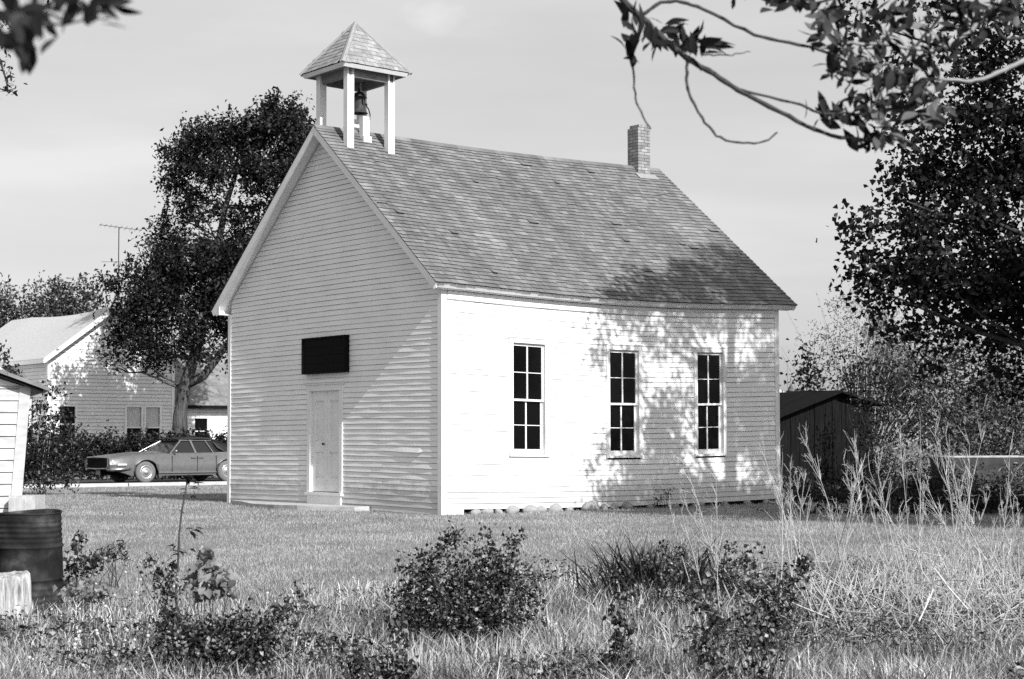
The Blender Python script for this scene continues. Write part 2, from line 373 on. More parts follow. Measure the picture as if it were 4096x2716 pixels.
def wavy(r):
    k = [(r.uniform(0.004, 0.5) * 0.004, r.uniform(1.5, 9), r.uniform(0, 6.28)) for _ in range(5)]
    return lambda s: sum(a * math.sin(f * s + ph) for a, f, ph in k)
def siding(place, zmin, zmax, srange, holes, seed, p=0.0135, E=E, loose=None, maxlen=3.6, gap=0.004):  # gap: dark strip below each butt, its shadow line and dirt put into colour
    r = random.Random(seed); mb = MB(); rows = int(math.ceil((zmax - zmin) / E))
    for i in range(rows):
        z0 = zmin + i * E + r.uniform(-0.003, 0.003); z1 = zmin + (i + 1) * E + 0.004
        a0, b0 = srange(z0); a1, b1 = srange(min(z1, zmax))
        if b0 - a0 < 0.03: continue
        cuts = [(a0, b0)]
        for h0, h1, hz0, hz1 in holes:
            if min(z1, hz1) - max(z0, hz0) > 0.35 * E:
                nc = []
                for c0, c1 in cuts:
                    if h1 <= c0 or h0 >= c1: nc.append((c0, c1)); continue
                    if h0 - c0 > 0.02: nc.append((c0, h0))
                    if c1 - h1 > 0.02: nc.append((h1, c1))
                cuts = nc
        for c0, c1 in cuts:
            s = c0
            while s < c1 - 1e-4:
                e = s + r.uniform(1.8, maxlen)
                if c1 - e < 0.9: e = c1
                wv, wz = wavy(r), wavy(r); pp = p + r.uniform(-0.0015, 0.002)
                n = max(1, int((e - s) / 0.12)); ns = len(mb.v)
                for k in range(n + 1):
                    t = s + (e - s) * k / n
                    tt = t
                    if c0 == a0 and c1 == b0 and (a1 != a0): tt = a1 + (t - a0) * (b1 - a1) / max(b0 - a0, 1e-6)
                    of = pp + wv(t); zz = z0 + wz(t) * 0.5
                    if loose and loose[0] < t < loose[1] and loose[2] <= z0 < loose[2] + E:
                        q = (t - loose[0]) / (loose[1] - loose[0]); of += 0.022 * (1 - q) * min(1, (q) * 12 + 0.4); zz -= 0.02 * (1 - q)
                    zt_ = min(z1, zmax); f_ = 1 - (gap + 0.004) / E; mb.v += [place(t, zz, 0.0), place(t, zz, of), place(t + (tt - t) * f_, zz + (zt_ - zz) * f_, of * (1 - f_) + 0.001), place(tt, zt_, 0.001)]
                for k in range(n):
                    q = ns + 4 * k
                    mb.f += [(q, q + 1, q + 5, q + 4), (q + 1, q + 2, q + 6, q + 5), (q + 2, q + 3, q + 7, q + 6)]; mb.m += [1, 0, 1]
                s = e
    return mb
front = lambda s, z, o: (-o, s, z)
backp = lambda s, z, o: (L + o, s, z)
sidep = lambda s, z, o: (s, -o, z)
farp = lambda s, z, o: (s, W + o, z)
CB = 0.095
def gable_range(z):
    if z < ZE - 0.12: return (CB, W - CB)
    d = (z + 0.09 - ZE) / SL - EO
    d = max(CB, d); return (d, W - d)
DOOR = (3.345, 4.595, 0.25, 2.30)
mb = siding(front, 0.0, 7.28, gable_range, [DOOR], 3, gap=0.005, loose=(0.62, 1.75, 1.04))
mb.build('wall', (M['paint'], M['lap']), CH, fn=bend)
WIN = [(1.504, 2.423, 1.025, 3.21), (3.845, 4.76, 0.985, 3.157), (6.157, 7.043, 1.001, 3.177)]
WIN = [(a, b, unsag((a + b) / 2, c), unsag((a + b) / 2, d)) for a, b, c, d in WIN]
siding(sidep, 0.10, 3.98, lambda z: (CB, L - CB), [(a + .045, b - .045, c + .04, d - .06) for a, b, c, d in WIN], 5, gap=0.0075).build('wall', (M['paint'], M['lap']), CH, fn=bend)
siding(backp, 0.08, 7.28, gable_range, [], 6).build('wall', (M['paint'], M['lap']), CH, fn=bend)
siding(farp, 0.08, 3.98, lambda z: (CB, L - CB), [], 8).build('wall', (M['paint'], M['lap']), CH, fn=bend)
# corner boards (two boards meeting at each arris)
def corner(x, y, sx, sy, zb, zt):
    mb = MB(); t = 0.026; n = 8
    for k in range(n):
        a, b = zb + (zt - zb) * k / n, zb + (zt - zb) * (k + 1) / n
        # board on the gable face, wraps the arris
        xo, yo = x + sx * t, y + sy * t
        mb.hexa([(min(x, xo), min(yo, y - sy * CB), a), (max(x, xo), min(yo, y - sy * CB), a), (max(x, xo), max(yo, y - sy * CB), a), (min(x, xo), max(yo, y - sy * CB), a),
                 (min(x, xo), min(yo, y - sy * CB), b), (max(x, xo), min(yo, y - sy * CB), b), (max(x, xo), max(yo, y - sy * CB), b), (min(x, xo), max(yo, y - sy * CB), b)])
        x1, x2 = sorted((x + sx * 0.001, x - sx * CB)); y1, y2 = sorted((y, yo - sy * 0.002))
        mb.box(x1, x2, y1, y2, a, b)
    return mb.build('corner_board', M['trim'], CH, fn=bend)
corner(0, 0, -1, -1, -0.02, 4.034); corner(0, W, -1, 1, -0.02, 4.034); corner(L, 0, 1, -1, -0.03, 4.034); corner(L, W, 1, 1, -0.03, 4.034)
mb = MB(); mb.box(0.10, 0.46, -0.030, -0.004, -0.03, 0.098); mb.build('skirt_board', M['trim'], CH, fn=bend)
# foundation box set back under the sill, coloured dark for the shade between stones
mb = MB(); 
for k in range(10): mb.box(0.12 + k * 0.83, 0.12 + (k + 1) * 0.83 - 0.002, 0.22, W - 0.2, -0.3, 0.12)
mb.build('foundation', M['foundation_shade'], CH, fn=bend)
# roof: shingles in courses on both slopes
def slope_pt(side, s, x, h):
    """s = distance up the slope from the eave, h = height above the deck"""
    c = 1 / math.sqrt(1 + SL * SL); sn = SL * c
    y = -EO + s * c - h * sn; z = ZE + s * sn + h * c
    return (x, y if side == 0 else W - y, z)
SLEN = (W / 2 + EO) * math.sqrt(1 + SL * SL)
def shingles(mb, pt, s0, s1, xr, expo, seed, wmin=0.09, wmax=0.27, lift=0.005, th=0.019):
    r = random.Random(seed); rows = int((s1 - s0) / expo)
    for i in range(rows + 1):
        sb = s0 + i * expo; st = min(sb + expo * 1.5, s1)
        if st - sb < 0.03: continue
        xa, xb = xr(sb); wv = wavy(r)
        x = xa - r.uniform(0, 0.05)
        while x < xb:
            w = r.uniform(wmin, wmax); x1 = min(x + w, xb + 0.01); xx = max(x, xa)
            if x1 - xx > 0.02:
                ds = r.uniform(-0.008, 0.008) + wv(x) * 1.2; h = th + r.uniform(0, lift); g = 0.0022
                if r.random() < 0.004: h += 0.02; ds -= 0.02
                if r.random() < 0.006: ds += expo * 0.4
                a, b = xx + g, x1 - g
                xa2, xb2 = xr(st); a2, b2 = max(a, xa2), min(b, xb2)
                tl = r.uniform(-0.004, 0.004)
                p = [pt(sb + ds, a, 0), pt(sb + ds + tl, b, 0), pt(sb + ds + tl, b, h), pt(sb + ds, a, h), pt(st, max(a2, min(a, b2)), 0.001), pt(st, max(b2, a2), 0.001)]
                n = len(mb.v); mb.v += p
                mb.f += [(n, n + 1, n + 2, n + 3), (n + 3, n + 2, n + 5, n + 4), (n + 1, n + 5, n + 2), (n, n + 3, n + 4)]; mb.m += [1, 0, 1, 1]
            x = x1
mb = MB()
for sd in (0, 1): shingles(mb, lambda s, x, h, sd=sd: slope_pt(sd, s, x, h), 0.0, SLEN - 0.03, lambda s: (-DF - 0.01, L + DB + 0.01), 0.127, 21 + sd)
roof = mb.build('roof', (M['shingle'], M['butt']), CH, fn=bend)
mb = MB()
n = 16
for k in range(n):
    xa, xb = -DF + (L + DF + DB) * k / n, -DF + (L + DF + DB) * (k + 1) / n - 0.004
    for sd in (0, 1):
        mb.hexa([slope_pt(sd, SLEN - 0.12, xa, 0.012), slope_pt(sd, SLEN - 0.12, xb, 0.012), slope_pt(sd, SLEN - 0.004, xb, 0.012), slope_pt(sd, SLEN - 0.004, xa, 0.012),
                 slope_pt(sd, SLEN - 0.12, xa, 0.03), slope_pt(sd, SLEN - 0.12, xb, 0.03), slope_pt(sd, SLEN + 0.02, xb, 0.03), slope_pt(sd, SLEN + 0.02, xa, 0.03)])
mb.build('ridge_cap', M['shingle'], roof, fn=bend)
# soffit boards (painted underside of the deck)
mb = MB()
for sd in (0, 1):
    for k in range(n):
        xa, xb = -DF + 0.03 + (L + DF + DB - 0.06) * k / n, -DF + 0.03 + (L + DF + DB - 0.06) * (k + 1) / n
        mb.hexa([slope_pt(sd, 0.02, xa, -0.04), slope_pt(sd, 0.02, xb, -0.04), slope_pt(sd, SLEN - 0.05, xb, -0.04), slope_pt(sd, SLEN - 0.05, xa, -0.04),
                 slope_pt(sd, 0.02, xa, -0.004), slope_pt(sd, 0.02, xb, -0.004), slope_pt(sd, SLEN - 0.02, xb, -0.004), slope_pt(sd, SLEN - 0.02, xa, -0.004)])
mb.build('soffit', M['trim'], CH, fn=bend)
for sd in (0, 1):
    for xf, tk in ((-DF, 0.028), (L + DB - 0.028, 0.028)):
        mb = MB()
        for k in range(8):
            a, b = 0.0 + (SLEN - 0.0) * k / 8, (SLEN - 0.0) * (k + 1) / 8
            q = lambda s, x, h: slope_pt(sd, s, x, h)
            bb = b + (0.10 * SL if k == 7 else 0); lo = -0.135
            ya = lambda s, x, h: q(s, x, h)
            mb.hexa([q(a, xf, lo), q(a, xf + tk, lo), q(b - (0.135 * SL if k == 7 else 0) , xf + tk, lo), q(b - (0.135 * SL if k == 7 else 0), xf, lo),
                     q(a, xf, -0.002), q(a, xf + tk, -0.002), q(b, xf + tk, -0.002), q(b, xf, -0.002)])
        mb.build('rake_board', M['trim'], CH, fn=bend)
# eave fascia, boxed soffit and frieze
for sd in (0, 1):
    my = (lambda y: y) if sd == 0 else (lambda y: W - y)
    def bx(mb, x0, x1, y0, y1, z0, z1, nn=12):
        ya, yb = sorted((my(y0), my(y1)))
        for k in range(nn):
            mb.box(x0 + (x1 - x0) * k / nn, x0 + (x1 - x0) * (k + 1) / nn, ya, yb, z0, z1)
    mb = MB()
    for k in range(12):
        xa, xb = -DF + 0.03 + (L + DF + DB - 0.06) * k / 12, -DF + 0.03 + (L + DF + DB - 0.06) * (k + 1) / 12
        mb.hexa([slope_pt(sd, 0.022, xa, -0.115), slope_pt(sd, 0.022, xb, -0.115), slope_pt(sd, 0.05, xb, -0.115), slope_pt(sd, 0.05, xa, -0.115), slope_pt(sd, 0.022, xa, -0.003), slope_pt(sd, 0.022, xb, -0.003), slope_pt(sd, 0.05, xb, -0.003), slope_pt(sd, 0.05, xa, -0.003)])
    mb.build('fascia', M['trim'], CH, fn=bend)
    mb = MB(); bx(mb, -DF + 0.032, L + DB - 0.032, -EO + 0.115, 0.02, ZE - 0.09, ZE - 0.072); mb.build('eave_soffit', M['trim'], CH, fn=bend)
    for xe in (-DF + 0.031, L + DB - 0.05):
        mb = MB(); ys = [my(-EO + 0.05), my(0.03)]; zz = [ZE - 0.0, ZE + SL * (EO + 0.03) - 0.05]
        mb.hexa([(xe, ys[0], ZE - 0.092), (xe + .019, ys[0], ZE - 0.092), (xe + .019, ys[1], ZE - 0.092), (xe, ys[1], ZE - 0.092), (xe, ys[0], zz[0]), (xe + .019, ys[0], zz[0]), (xe + .019, ys[1], zz[1]), (xe, ys[1], zz[1])])
        mb.build('eave_return', M['trim'], CH, fn=bend)
    mb = MB(); bx(mb, CB + 0.01, L - CB - 0.01, -0.034, 0.0, ZE - 0.25, ZE - 0.102); bx(mb, CB + 0.01, L - CB - 0.01, -0.055, -0.036, ZE - 0.155, ZE - 0.102)
    mb.build('frieze_board', M['trim'], CH, fn=bend)
# windows
for (a, b, c, d) in WIN:
    mb = MB(); cw = 0.085; t = 0.036
    mb.box(a, a + cw, -t, 0.0, c + 0.045, d - 0.092); mb.box(b - cw, b, -t, 0.0, c + 0.045, d - 0.092)
    mb.box(a - 0.006, b + 0.006, -t - 0.004, 0.0, d - 0.09, d); mb.box(a - 0.012, b + 0.012, -t - 0.02, 0.0, d + 0.002, d + 0.022)
    mb.box(a - 0.01, b + 0.01, -t - 0.022, 0.002, c, c + 0.043)
    # jambs reaching back into the wall
    mb.box(a + cw - 0.012, a + cw, 0.002, 0.13, c + 0.045, d - 0.092); mb.box(b - cw, b - cw + 0.012, 0.002, 0.13, c + 0.045, d - 0.092)
    mb.box(a + cw, b - cw, 0.003, 0.13, d - 0.104, d - 0.092); mb.box(a + cw, b - cw, 0.003, 0.13, c + 0.03, c + 0.046)
    w = mb.build('window', M['trim'], CH, fn=bend)
    A, B = a + cw + 0.002, b - cw - 0.002; z0, z1 = c + 0.048, d - 0.106; zm = (z0 + z1) / 2 - 0.02
    for (lo, hi, y) in ((zm - 0.02, z1, 0.018), (z0, zm + 0.016, 0.062)):
        mb = MB(); st = 0.045; rb = 0.09 if y > 0.05 else 0.04
        mb.box(A, A + st - 0.02, y, y + 0.034, lo, hi); mb.box(B - st, B, y, y + 0.034, lo, hi)
        mb.box(A + st - 0.02, B - st, y, y + 0.034, lo, lo + rb); mb.box(A + st - 0.02, B - st, y, y + 0.034, hi - 0.036, hi)
        m = (A + B) / 2 - 0.01; h = (lo + rb + hi - 0.036) / 2
        mb.box(m - 0.015, m + 0.015, y + 0.002, y + 0.03, lo + rb, hi - 0.036)
        mb.box(A + st - 0.02, m - 0.015, y + 0.004, y + 0.028, h - 0.007, h + 0.007); mb.box(m + 0.015, B - st, y + 0.004, y + 0.028, h - 0.007, h + 0.007)
        mb.build('sash', M['trim'], w, fn=bend)
    mb = MB(); mb.box(A + 0.003, B - 0.02, 0.036, 0.04, zm, z1 - 0.01); mb.box(A + 0.003, B - 0.02, 0.08, 0.084, z0 + 0.05, zm); mb.box(A - 0.02, B + 0.02, 0.11, 0.14, z0 - 0.03, z1 + 0.02)
    mb.build('pane', M['pane'], w, fn=bend)
# door: frame, two leaves, knob, threshold
mb = MB(); fw = 0.11; t = 0.034; y0, y1 = 3.31, 4.63; zt = 2.286; zb = 0.295
mb.box(-t, 0.0, y0, y0 + fw, zb, zt); mb.box(-t, 0.0, y1 - fw, y1, zb, zt); mb.box(-t - 0.004, 0.0, y0 - 0.006, y1 + 0.006, zt + 0.002, zt + 0.12)
mb.box(-t - 0.03, 0.0, y0 - 0.05, y1 + 0.05, zt + 0.122, zt + 0.16); mb.box(-t - 0.06, 0.0, y0 - 0.08, y1 + 0.08, zt + 0.162, zt + 0.205)
mb.box(0.002, 0.13, y0 + fw - 0.012, y0 + fw, zb, zt); mb.box(0.002, 0.13, y1 - fw, y1 - fw + 0.012, zb, zt); mb.box(0.003, 0.11, y0 + fw, y1 - fw, zt - 0.012, zt)
dr = mb.build('door_frame', M['trim'], CH, fn=bend)
mid = (y0 + y1) / 2
for (p, q, kn) in ((y0 + fw + 0.003, mid - 0.002, False), (mid + 0.002, y1 - fw - 0.003, True)):
    mb = MB(); xo, xi = 0.03, 0.095; zl, zh = zb + 0.012, zt - 0.014; st = 0.11
    lv = [zl, zl + 0.26, zl + 0.78, zl + 0.98, zh - 0.17, zh]
    mb.box(xo, xi, p, p + st, zl, zh); mb.box(xo, xi, q - st, q, zl, zh)
    for u, v in ((lv[0], lv[1]), (lv[2], lv[3]), (lv[4], lv[5])): mb.box(xo, xi, p + st, q - st, u, v)
    for u, v in ((lv[1], lv[2]), (lv[3], lv[4])):
        mb.box(xo + 0.034, xi - 0.006, p + st, q - st, u, v)
        mb.box(xo + 0.016, xo + 0.033, p + st, p + st + 0.018, u, v); mb.box(xo + 0.016, xo + 0.033, q - st - 0.018, q - st, u, v)
        mb.box(xo + 0.016, xo + 0.033, p + st + 0.018, q - st - 0.018, u, u + 0.018); mb.box(xo + 0.016, xo + 0.033, p + st + 0.018, q - st - 0.018, v - 0.018, v)
    lf = mb.build('door', M['trim'], CH, fn=bend)
    if not kn:
        MB().box(0.012, 0.029, q - 0.0, q + 0.035, zl, zh).build('astragal', M['trim'], lf, fn=bend)
    else:
        kb = MB(); kb.lathe([(0.0, -0.075), (0.02, -0.07), (0.027, -0.05), (0.018, -0.035), (0.009, -0.03), (0.009, 0.0)], (0, 0, 0), 12)
        kb.v = [(z + 0.03, p + 0.06 + x, 1.24 + y) for x, y, z in kb.v]
        kb.build('door_knob', M['iron'], lf, fn=bend)
MB().box(-0.07, 0.10, y0 - 0.02, y1 + 0.02, zb - 0.06, zb - 0.002).build('threshold', M['trim'], CH, fn=bend)
MB().box(-0.045, -0.002, y0 + 0.03, y1 - 0.03, -0.02, zb - 0.062).build('door_step', M['trim'], CH, fn=bend)
# belfry
bx_, by_ = 0.67, W / 2; PX, PY, PT = 0.48, 0.52, 0.075; CZ = 8.66
mb = MB()
for sx in (-1, 1):
    mb.box(bx_ + sx * PX - 0.04, bx_ + sx * PX + 0.04, by_ - PY - PT, by_ + PY + PT, CZ - 0.18, CZ - 0.012)
for sy in (-1, 1):
    mb.box(bx_ - PX + 0.041, bx_ + PX - 0.041, by_ + sy * PY - 0.04, by_ + sy * PY + 0.04, CZ - 0.18, CZ - 0.012)
mb.box(bx_ - 0.76, bx_ + 0.76, by_ - 0.76, by_ + 0.76, CZ - 0.01, CZ + 0.008)
BF = mb.build('belfry', M['shade_board'], CH, fn=bend)  # ceiling and beams toned dark: shade under the canopy put into the colour
for sx in (-1, 1):
    for sy in (-1, 1):
        x, y = bx_ + sx * PX, by_ + sy * PY; yl = y - PT if sy < 0 else y + PT
        zb_ = lambda yy: roofz(min(max(yy, 0), W)) - 0.06
        mb = MB(); p = [(x - PT, y - PT), (x + PT, y - PT), (x + PT, y + PT), (x - PT, y + PT)]
        mb.hexa([(a, b, zb_(b)) for a, b in p] + [(a, b, CZ - 0.012) for a, b in p])
        q = [(x - PT - 0.05, y - sy * 0.0 - 0.05), (x + PT + 0.05, y - 0.05), (x + PT + 0.05, y + 0.05), (x - PT - 0.05, y + 0.05)]
        mb.build('post', M['trim'], BF, fn=bend)
        if sx < 0 and sy > 0 or sx > 0 and sy > 0:
            yy = y - PT - 0.05
            MB().hexa([(x - 0.09, yy - 0.03, roofz(yy) - 0.1), (x + 0.02, yy - 0.03, roofz(yy) - 0.1), (x + 0.02, yy + 0.04, roofz(yy) - 0.1), (x - 0.09, yy + 0.04, roofz(yy) - 0.1),
                       (x - 0.09, yy - 0.03, roofz(yy) + 0.26), (x + 0.02, yy - 0.03, roofz(yy) + 0.26), (x + 0.02, yy + 0.04, roofz(yy) + 0.3), (x - 0.09, yy + 0.04, roofz(yy) + 0.3)]).build('post_brace', M['trim'], BF, fn=bend)
# belfry roof: four shingled faces, hip caps, edge boards
HA, AP = 0.80, 9.735
apex = np.array([bx_, by_, AP])
mb = MB()
cs = [np.array([bx_ + i * HA, by_ + j * HA, CZ + 0.03]) for i, j in ((-1, -1), (1, -1), (1, 1), (-1, 1))]
for k in range(4):
    A_, B_ = cs[k], cs[(k + 1) % 4]; mid_ = (A_ + B_) / 2; up = apex - mid_; ln = np.linalg.norm(up); up = up / ln
    ex = unit((B_ - A_)[None])[0]; nn = np.cross(ex, up); 
    def pt(s, x, h, mid_=mid_, up=up, ex=ex, nn=nn): return tuple(mid_ + up * s + ex * x + nn * h)
    shingles(mb, pt, 0.0, ln - 0.02, lambda s, ln=ln: (-(HA) * (1 - s / ln) - 0.004, HA * (1 - s / ln) + 0.004), 0.118, 40 + k, 0.1, 0.24, 0.004, 0.01)
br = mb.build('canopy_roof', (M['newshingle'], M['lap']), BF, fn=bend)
mb = MB()
for k in range(4):
    c = cs[k]; d = apex - c; side = unit(np.cross(d, (0, 0, 1))[None])[0]; up = np.cross(side, d); up = up / np.linalg.norm(up)
    c0 = c + up * 0.006 - d * 0.01
    for w0, w1 in ((-1, 0), (0, 1)):
        e0 = side * 0.055 * w0 - up * 0.03 * abs(w0); e1 = side * 0.055 * w1 - up * 0.03 * abs(w1); h = up * 0.028
        a, b = c0, apex + up * 0.01
        mb.hexa([a + e0, b + e0 * 0.8, b + e1 * 0.8, a + e1, a + e0 + h, b + e0 * 0.8 + h, b + e1 * 0.8 + h, a + e1 + h])
mb.build('hip_cap', M['metalgray'], BF, fn=bend)
mb = MB()
for s_ in (-1, 1):
    for ax_ in (0, 1):
        def cp(al, ou, z): return (bx_ + al, by_ + s_ * ou, z) if ax_ == 0 else (bx_ + s_ * ou, by_ + al, z)
        l_ = HA - 0.006 - 0.004 * ax_; q = [cp(-l_ + .045, l_ - .05, CZ - .045), cp(l_ - .045, l_ - .05, CZ - .045), cp(l_ - .07, l_ - .075, CZ - .045), cp(-l_ + .07, l_ - .075, CZ - .045), cp(-l_, l_, CZ + .022), cp(l_, l_, CZ + .022), cp(l_ - .025, l_ - .025, CZ + .022), cp(-l_ + .025, l_ - .025, CZ + .022)]
        mb.hexa(q)
mb.build('canopy_fascia', M['trim'], BF, fn=bend)
pz = roofz(by_) - 0.12
mb = MB(); mb.box(bx_ + 0.02, bx_ + 0.17, by_ - 0.26, by_ - 0.12, pz - 0.1, 7.80); mb.box(bx_ + 0.02, bx_ + 0.17, by_ + 0.12, by_ + 0.26, pz - 0.1, 7.80)
mb.box(bx_ - 0.0, bx_ + 0.19, by_ - 0.32, by_ - 0.1, pz - 0.12, pz + 0.0)
mb.build('bell_stand', M['trim'], BF, fn=bend)
# chimney
mb = MB(); cx0, cx1, cy0, cy1 = 8.06, 8.42, 3.75, 4.11
mb.box(cx0, cx1, cy0, cy1, 7.36, 8.40); mb.box(cx0 + 0.03, cx1, cy0, cy1 - 0.04, 8.402, 8.47); mb.box(cx0 - 0.0, cx1 + 0.07, cy0 - 0.055, cy1 + 0.05, 7.0, 7.358)
CM = mb.build('chimney', M['brick'], CH, fn=bend)
mb = MB()
mb.hexa([slope_pt(0, SLEN - 0.52, cx0 - 0.12, 0.024), slope_pt(0, SLEN - 0.52, cx1 + 0.1, 0.024), slope_pt(0, SLEN - 0.30, cx1 + 0.1, 0.024), slope_pt(0, SLEN - 0.30, cx0 - 0.12, 0.024),
         slope_pt(0, SLEN - 0.52, cx0 - 0.12, 0.03), slope_pt(0, SLEN - 0.52, cx1 + 0.1, 0.03), slope_pt(0, SLEN - 0.30, cx1 + 0.1, 0.034), slope_pt(0, SLEN - 0.30, cx0 - 0.12, 0.034)])
mb.build('flashing', M['metalgray'], CM, fn=bend)

def ch(p):   # church-local -> world
    p = bend(p); return OO + VV * p[0] + UV * p[1] + np.array([0, 0, p[2]])
# bell, hung between the stand posts
b0 = ch((0.76, by_, 7.9)); BELL = empty('school_bell', tuple(b0), math.atan2(VV[1], VV[0]))
BELL.scale = (.9, .9, .9); tag(BELL, 'dark cast iron bell with yoke and crank arm hanging in the open belfry', 'bell')
mb = MB(); mb.lathe([(0.0, 0.40), (0.07, 0.395), (0.105, 0.36), (0.12, 0.30), (0.127, 0.2), (0.14, 0.1), (0.17, 0.03), (0.20, 0.0), (0.185, 0.0), (0.13, 0.08), (0.11, 0.2), (0.1, 0.3), (0.0, 0.37)], (0, 0, 0.0), 24)
mb.build('bell_body', mat_noise('dull_bronze', [(0.3, 0.02), (0.7, 0.06)], 12, 0.6, 0.2), BELL, smooth=True)
mb = MB(); mb.tube([(-0.0, -0.3, 0.30), (0, -0.24, 0.36), (0, -0.12, 0.44), (0, 0, 0.47), (0, 0.12, 0.44), (0, 0.24, 0.36), (0, 0.3, 0.30)], [0.02, 0.024, 0.03, 0.034, 0.03, 0.024, 0.02], 8)
mb.tube([(-0.12, 0, 0.37), (-0.1, 0, 0.44), (0, 0, 0.47), (0.1, 0, 0.44), (0.14, 0, 0.36), (0.14, 0, 0.2)], [0.02, 0.024, 0.028, 0.024, 0.02, 0.016], 8); mb.tube([(0, 0, 0.44), (0, 0, 0.56)], [0.03, 0.018], 8)
mb.build('yoke', M['iron'], BELL, smooth=True)
mb = MB(); mb.tube([(0.13, -0.02, 0.24), (0.17, -0.02, 0.2), (0.24, -0.02, 0.12), (0.28, -0.02, 0.0), (0.27, -0.02, -0.1), (0.2, -0.02, -0.2), (0.06, -0.02, -0.25)], 0.014, 7)
mb.lathe([(0, -0.02), (0.03, -0.02), (0.03, 0.02), (0, 0.02)], (0.17, -0.02, 0.22), 10)
mb.build('crank_arm', M['iron'], BELL, smooth=True)
mb = MB(); mb.tube([(0, 0, 0.36), (0.01, 0, 0.1), (0.01, 0, 0.02)], 0.01, 6); mb.lathe([(0, -0.06), (0.03, -0.05), (0.035, -0.03), (0.02, 0.0), (0, 0.01)], (0.01, 0, 0.02), 10)
mb.build('clapper', M['iron'], BELL, smooth=True)
mb = MB()
for k in range(9): 
    z = 0.32 - k * 0.045; dx = 0.012 * (k % 2)
    mb.tube([(-0.36 + dx, 0.02, z + 0.03), (-0.375 - dx, 0.02, z), (-0.36 + dx, 0.02, z - 0.03)], 0.011, 5)
mb.tube([(-0.36, 0.02, -0.05), (-0.38, 0.01, -0.2), (-0.42, 0.0, -0.44)], 0.005, 5)
mb.build('bell_chain', M['iron'], BELL)
# sign board
SG = empty('sign_board', tuple(ch((-0.014, 3.89, 2.984))), math.atan2(VV[1], VV[0])); tag(SG, 'blank black wooden sign board mounted on the white gable above the double door', 'sign')
mb = MB()
for k in range(4): mb.box(-0.094 - 0.002 * (k % 2), -0.02, -0.76, 0.76, -0.318 + k * 0.16, -0.318 + k * 0.16 + 0.156)
mb.build('board', M['black'], SG)
mb = MB(); mb.box(-0.112, -0.002, -0.81, 0.81, 0.324, 0.36); mb.box(-0.112, -0.002, -0.81, 0.81, -0.36, -0.322); mb.box(-0.112, -0.002, -0.81, -0.764, -0.32, 0.322); mb.box(-0.112, -0.002, 0.764, 0.81, -0.32, 0.322)
mb.build('sign_frame', M['black'], SG)
# stoop slab, irregular outline
mb = MB(); top, bot = [], []
pts = [(-0.05, 7.5), (-0.05, 2.3), (-0.35, 2.35), (-0.62, 3.0), (-0.85, 3.6), (-0.9, 4.4), (-0.82, 5.4), (-0.55, 6.4), (-0.3, 7.3)]
wl = []
for (x, y) in pts[::-1]:
    q = OO + VV * x + UV * y; wl.append(q)
top = [(q[0], q[1], 0.085 + 0.01 * math.sin(i * 2.1)) for i, q in enumerate(wl)]; bot = [(q[0], q[1], -0.1) for q in wl]
mb.poly(top)
for i in range(len(wl)): j = (i + 1) % len(wl); mb.poly([top[i], bot[i], bot[j], top[j]])
tag(mb.build('stoop', M['concrete']), 'pale worn concrete slab on the grass in front of the double door', 'stoop')

# fieldstones under the sill
def stone_mesh(name, seed):
    r = np.random.default_rng(seed); mb = MB(); n = 12; m = 7; base = 0
    P = []
    ph = r.uniform(0, 6, (4, 3))
    for i in range(m + 1):
        la = -PI / 2 + PI * i / m
        for j in range(n):
            lo = 2 * PI * j / n
            d = np.array([math.cos(la) * math.cos(lo), math.cos(la) * math.sin(lo), math.sin(la)])
            k = 1 + 0.13 * math.sin(3 * d[0] + ph[0, 0]) * math.cos(2.5 * d[1] + ph[0, 1]) + 0.09 * math.sin(5 * d[2] + ph[1, 0] + 3 * d[1])
            mb.v.append(tuple(d * k))
    for i in range(m):
        for j in range(n):
            q = (j + 1) % n; mb.f.append((i * n + j, i * n + q, (i + 1) * n + q, (i + 1) * n + j))
    me = bpy.data.meshes.new(name); me.from_pydata(mb.v, [], mb.f); me.update(); me.materials.append(M['stone'])
    me.polygons.foreach_set('use_smooth', np.ones(len(me.polygons), bool)); return me
SM = [stone_mesh('field_stone', s) for s in range(6)]
rs = random.Random(4)
x = 0.62; k = 0
while x < 8.2:
    o = bpy.data.objects.new('field_stone', SM[k % 6]); COL.objects.link(o)
    big = 2.42 < x < 2.75 and k and not any(True for _ in ())
    w = rs.uniform(0.09, 0.17) if not (2.3 < x < 2.5 or 3.05 < x < 3.3) else 0.24
    h = min(0.13, w * 0.62)
    p = OO + VV * (x + w) + UV * (0.02 + rs.uniform(-0.05, 0.1))
    o.location = (p[0], p[1], 0.0 + h * 0.35); o.scale = (w, w * 0.8, h); o.rotation_euler = (rs.uniform(-.2, .2), rs.uniform(-.2, .2), rs.uniform(0, 6))
    if w == 0.24: tag(o, 'largest pale fieldstone under the side wall sill, %s' % ('below the first window' if x < 2.9 else 'midway between the first two windows'), 'stone', 'fieldstones under the sill')
    else: tag(o, 'rounded fieldstone in the row under the side wall of the schoolhouse', 'stone', 'fieldstones under the sill')
    x += 2 * w * rs.uniform(0.75, 1.25) + (0.35 if x > 4 else 0.02); k += 1

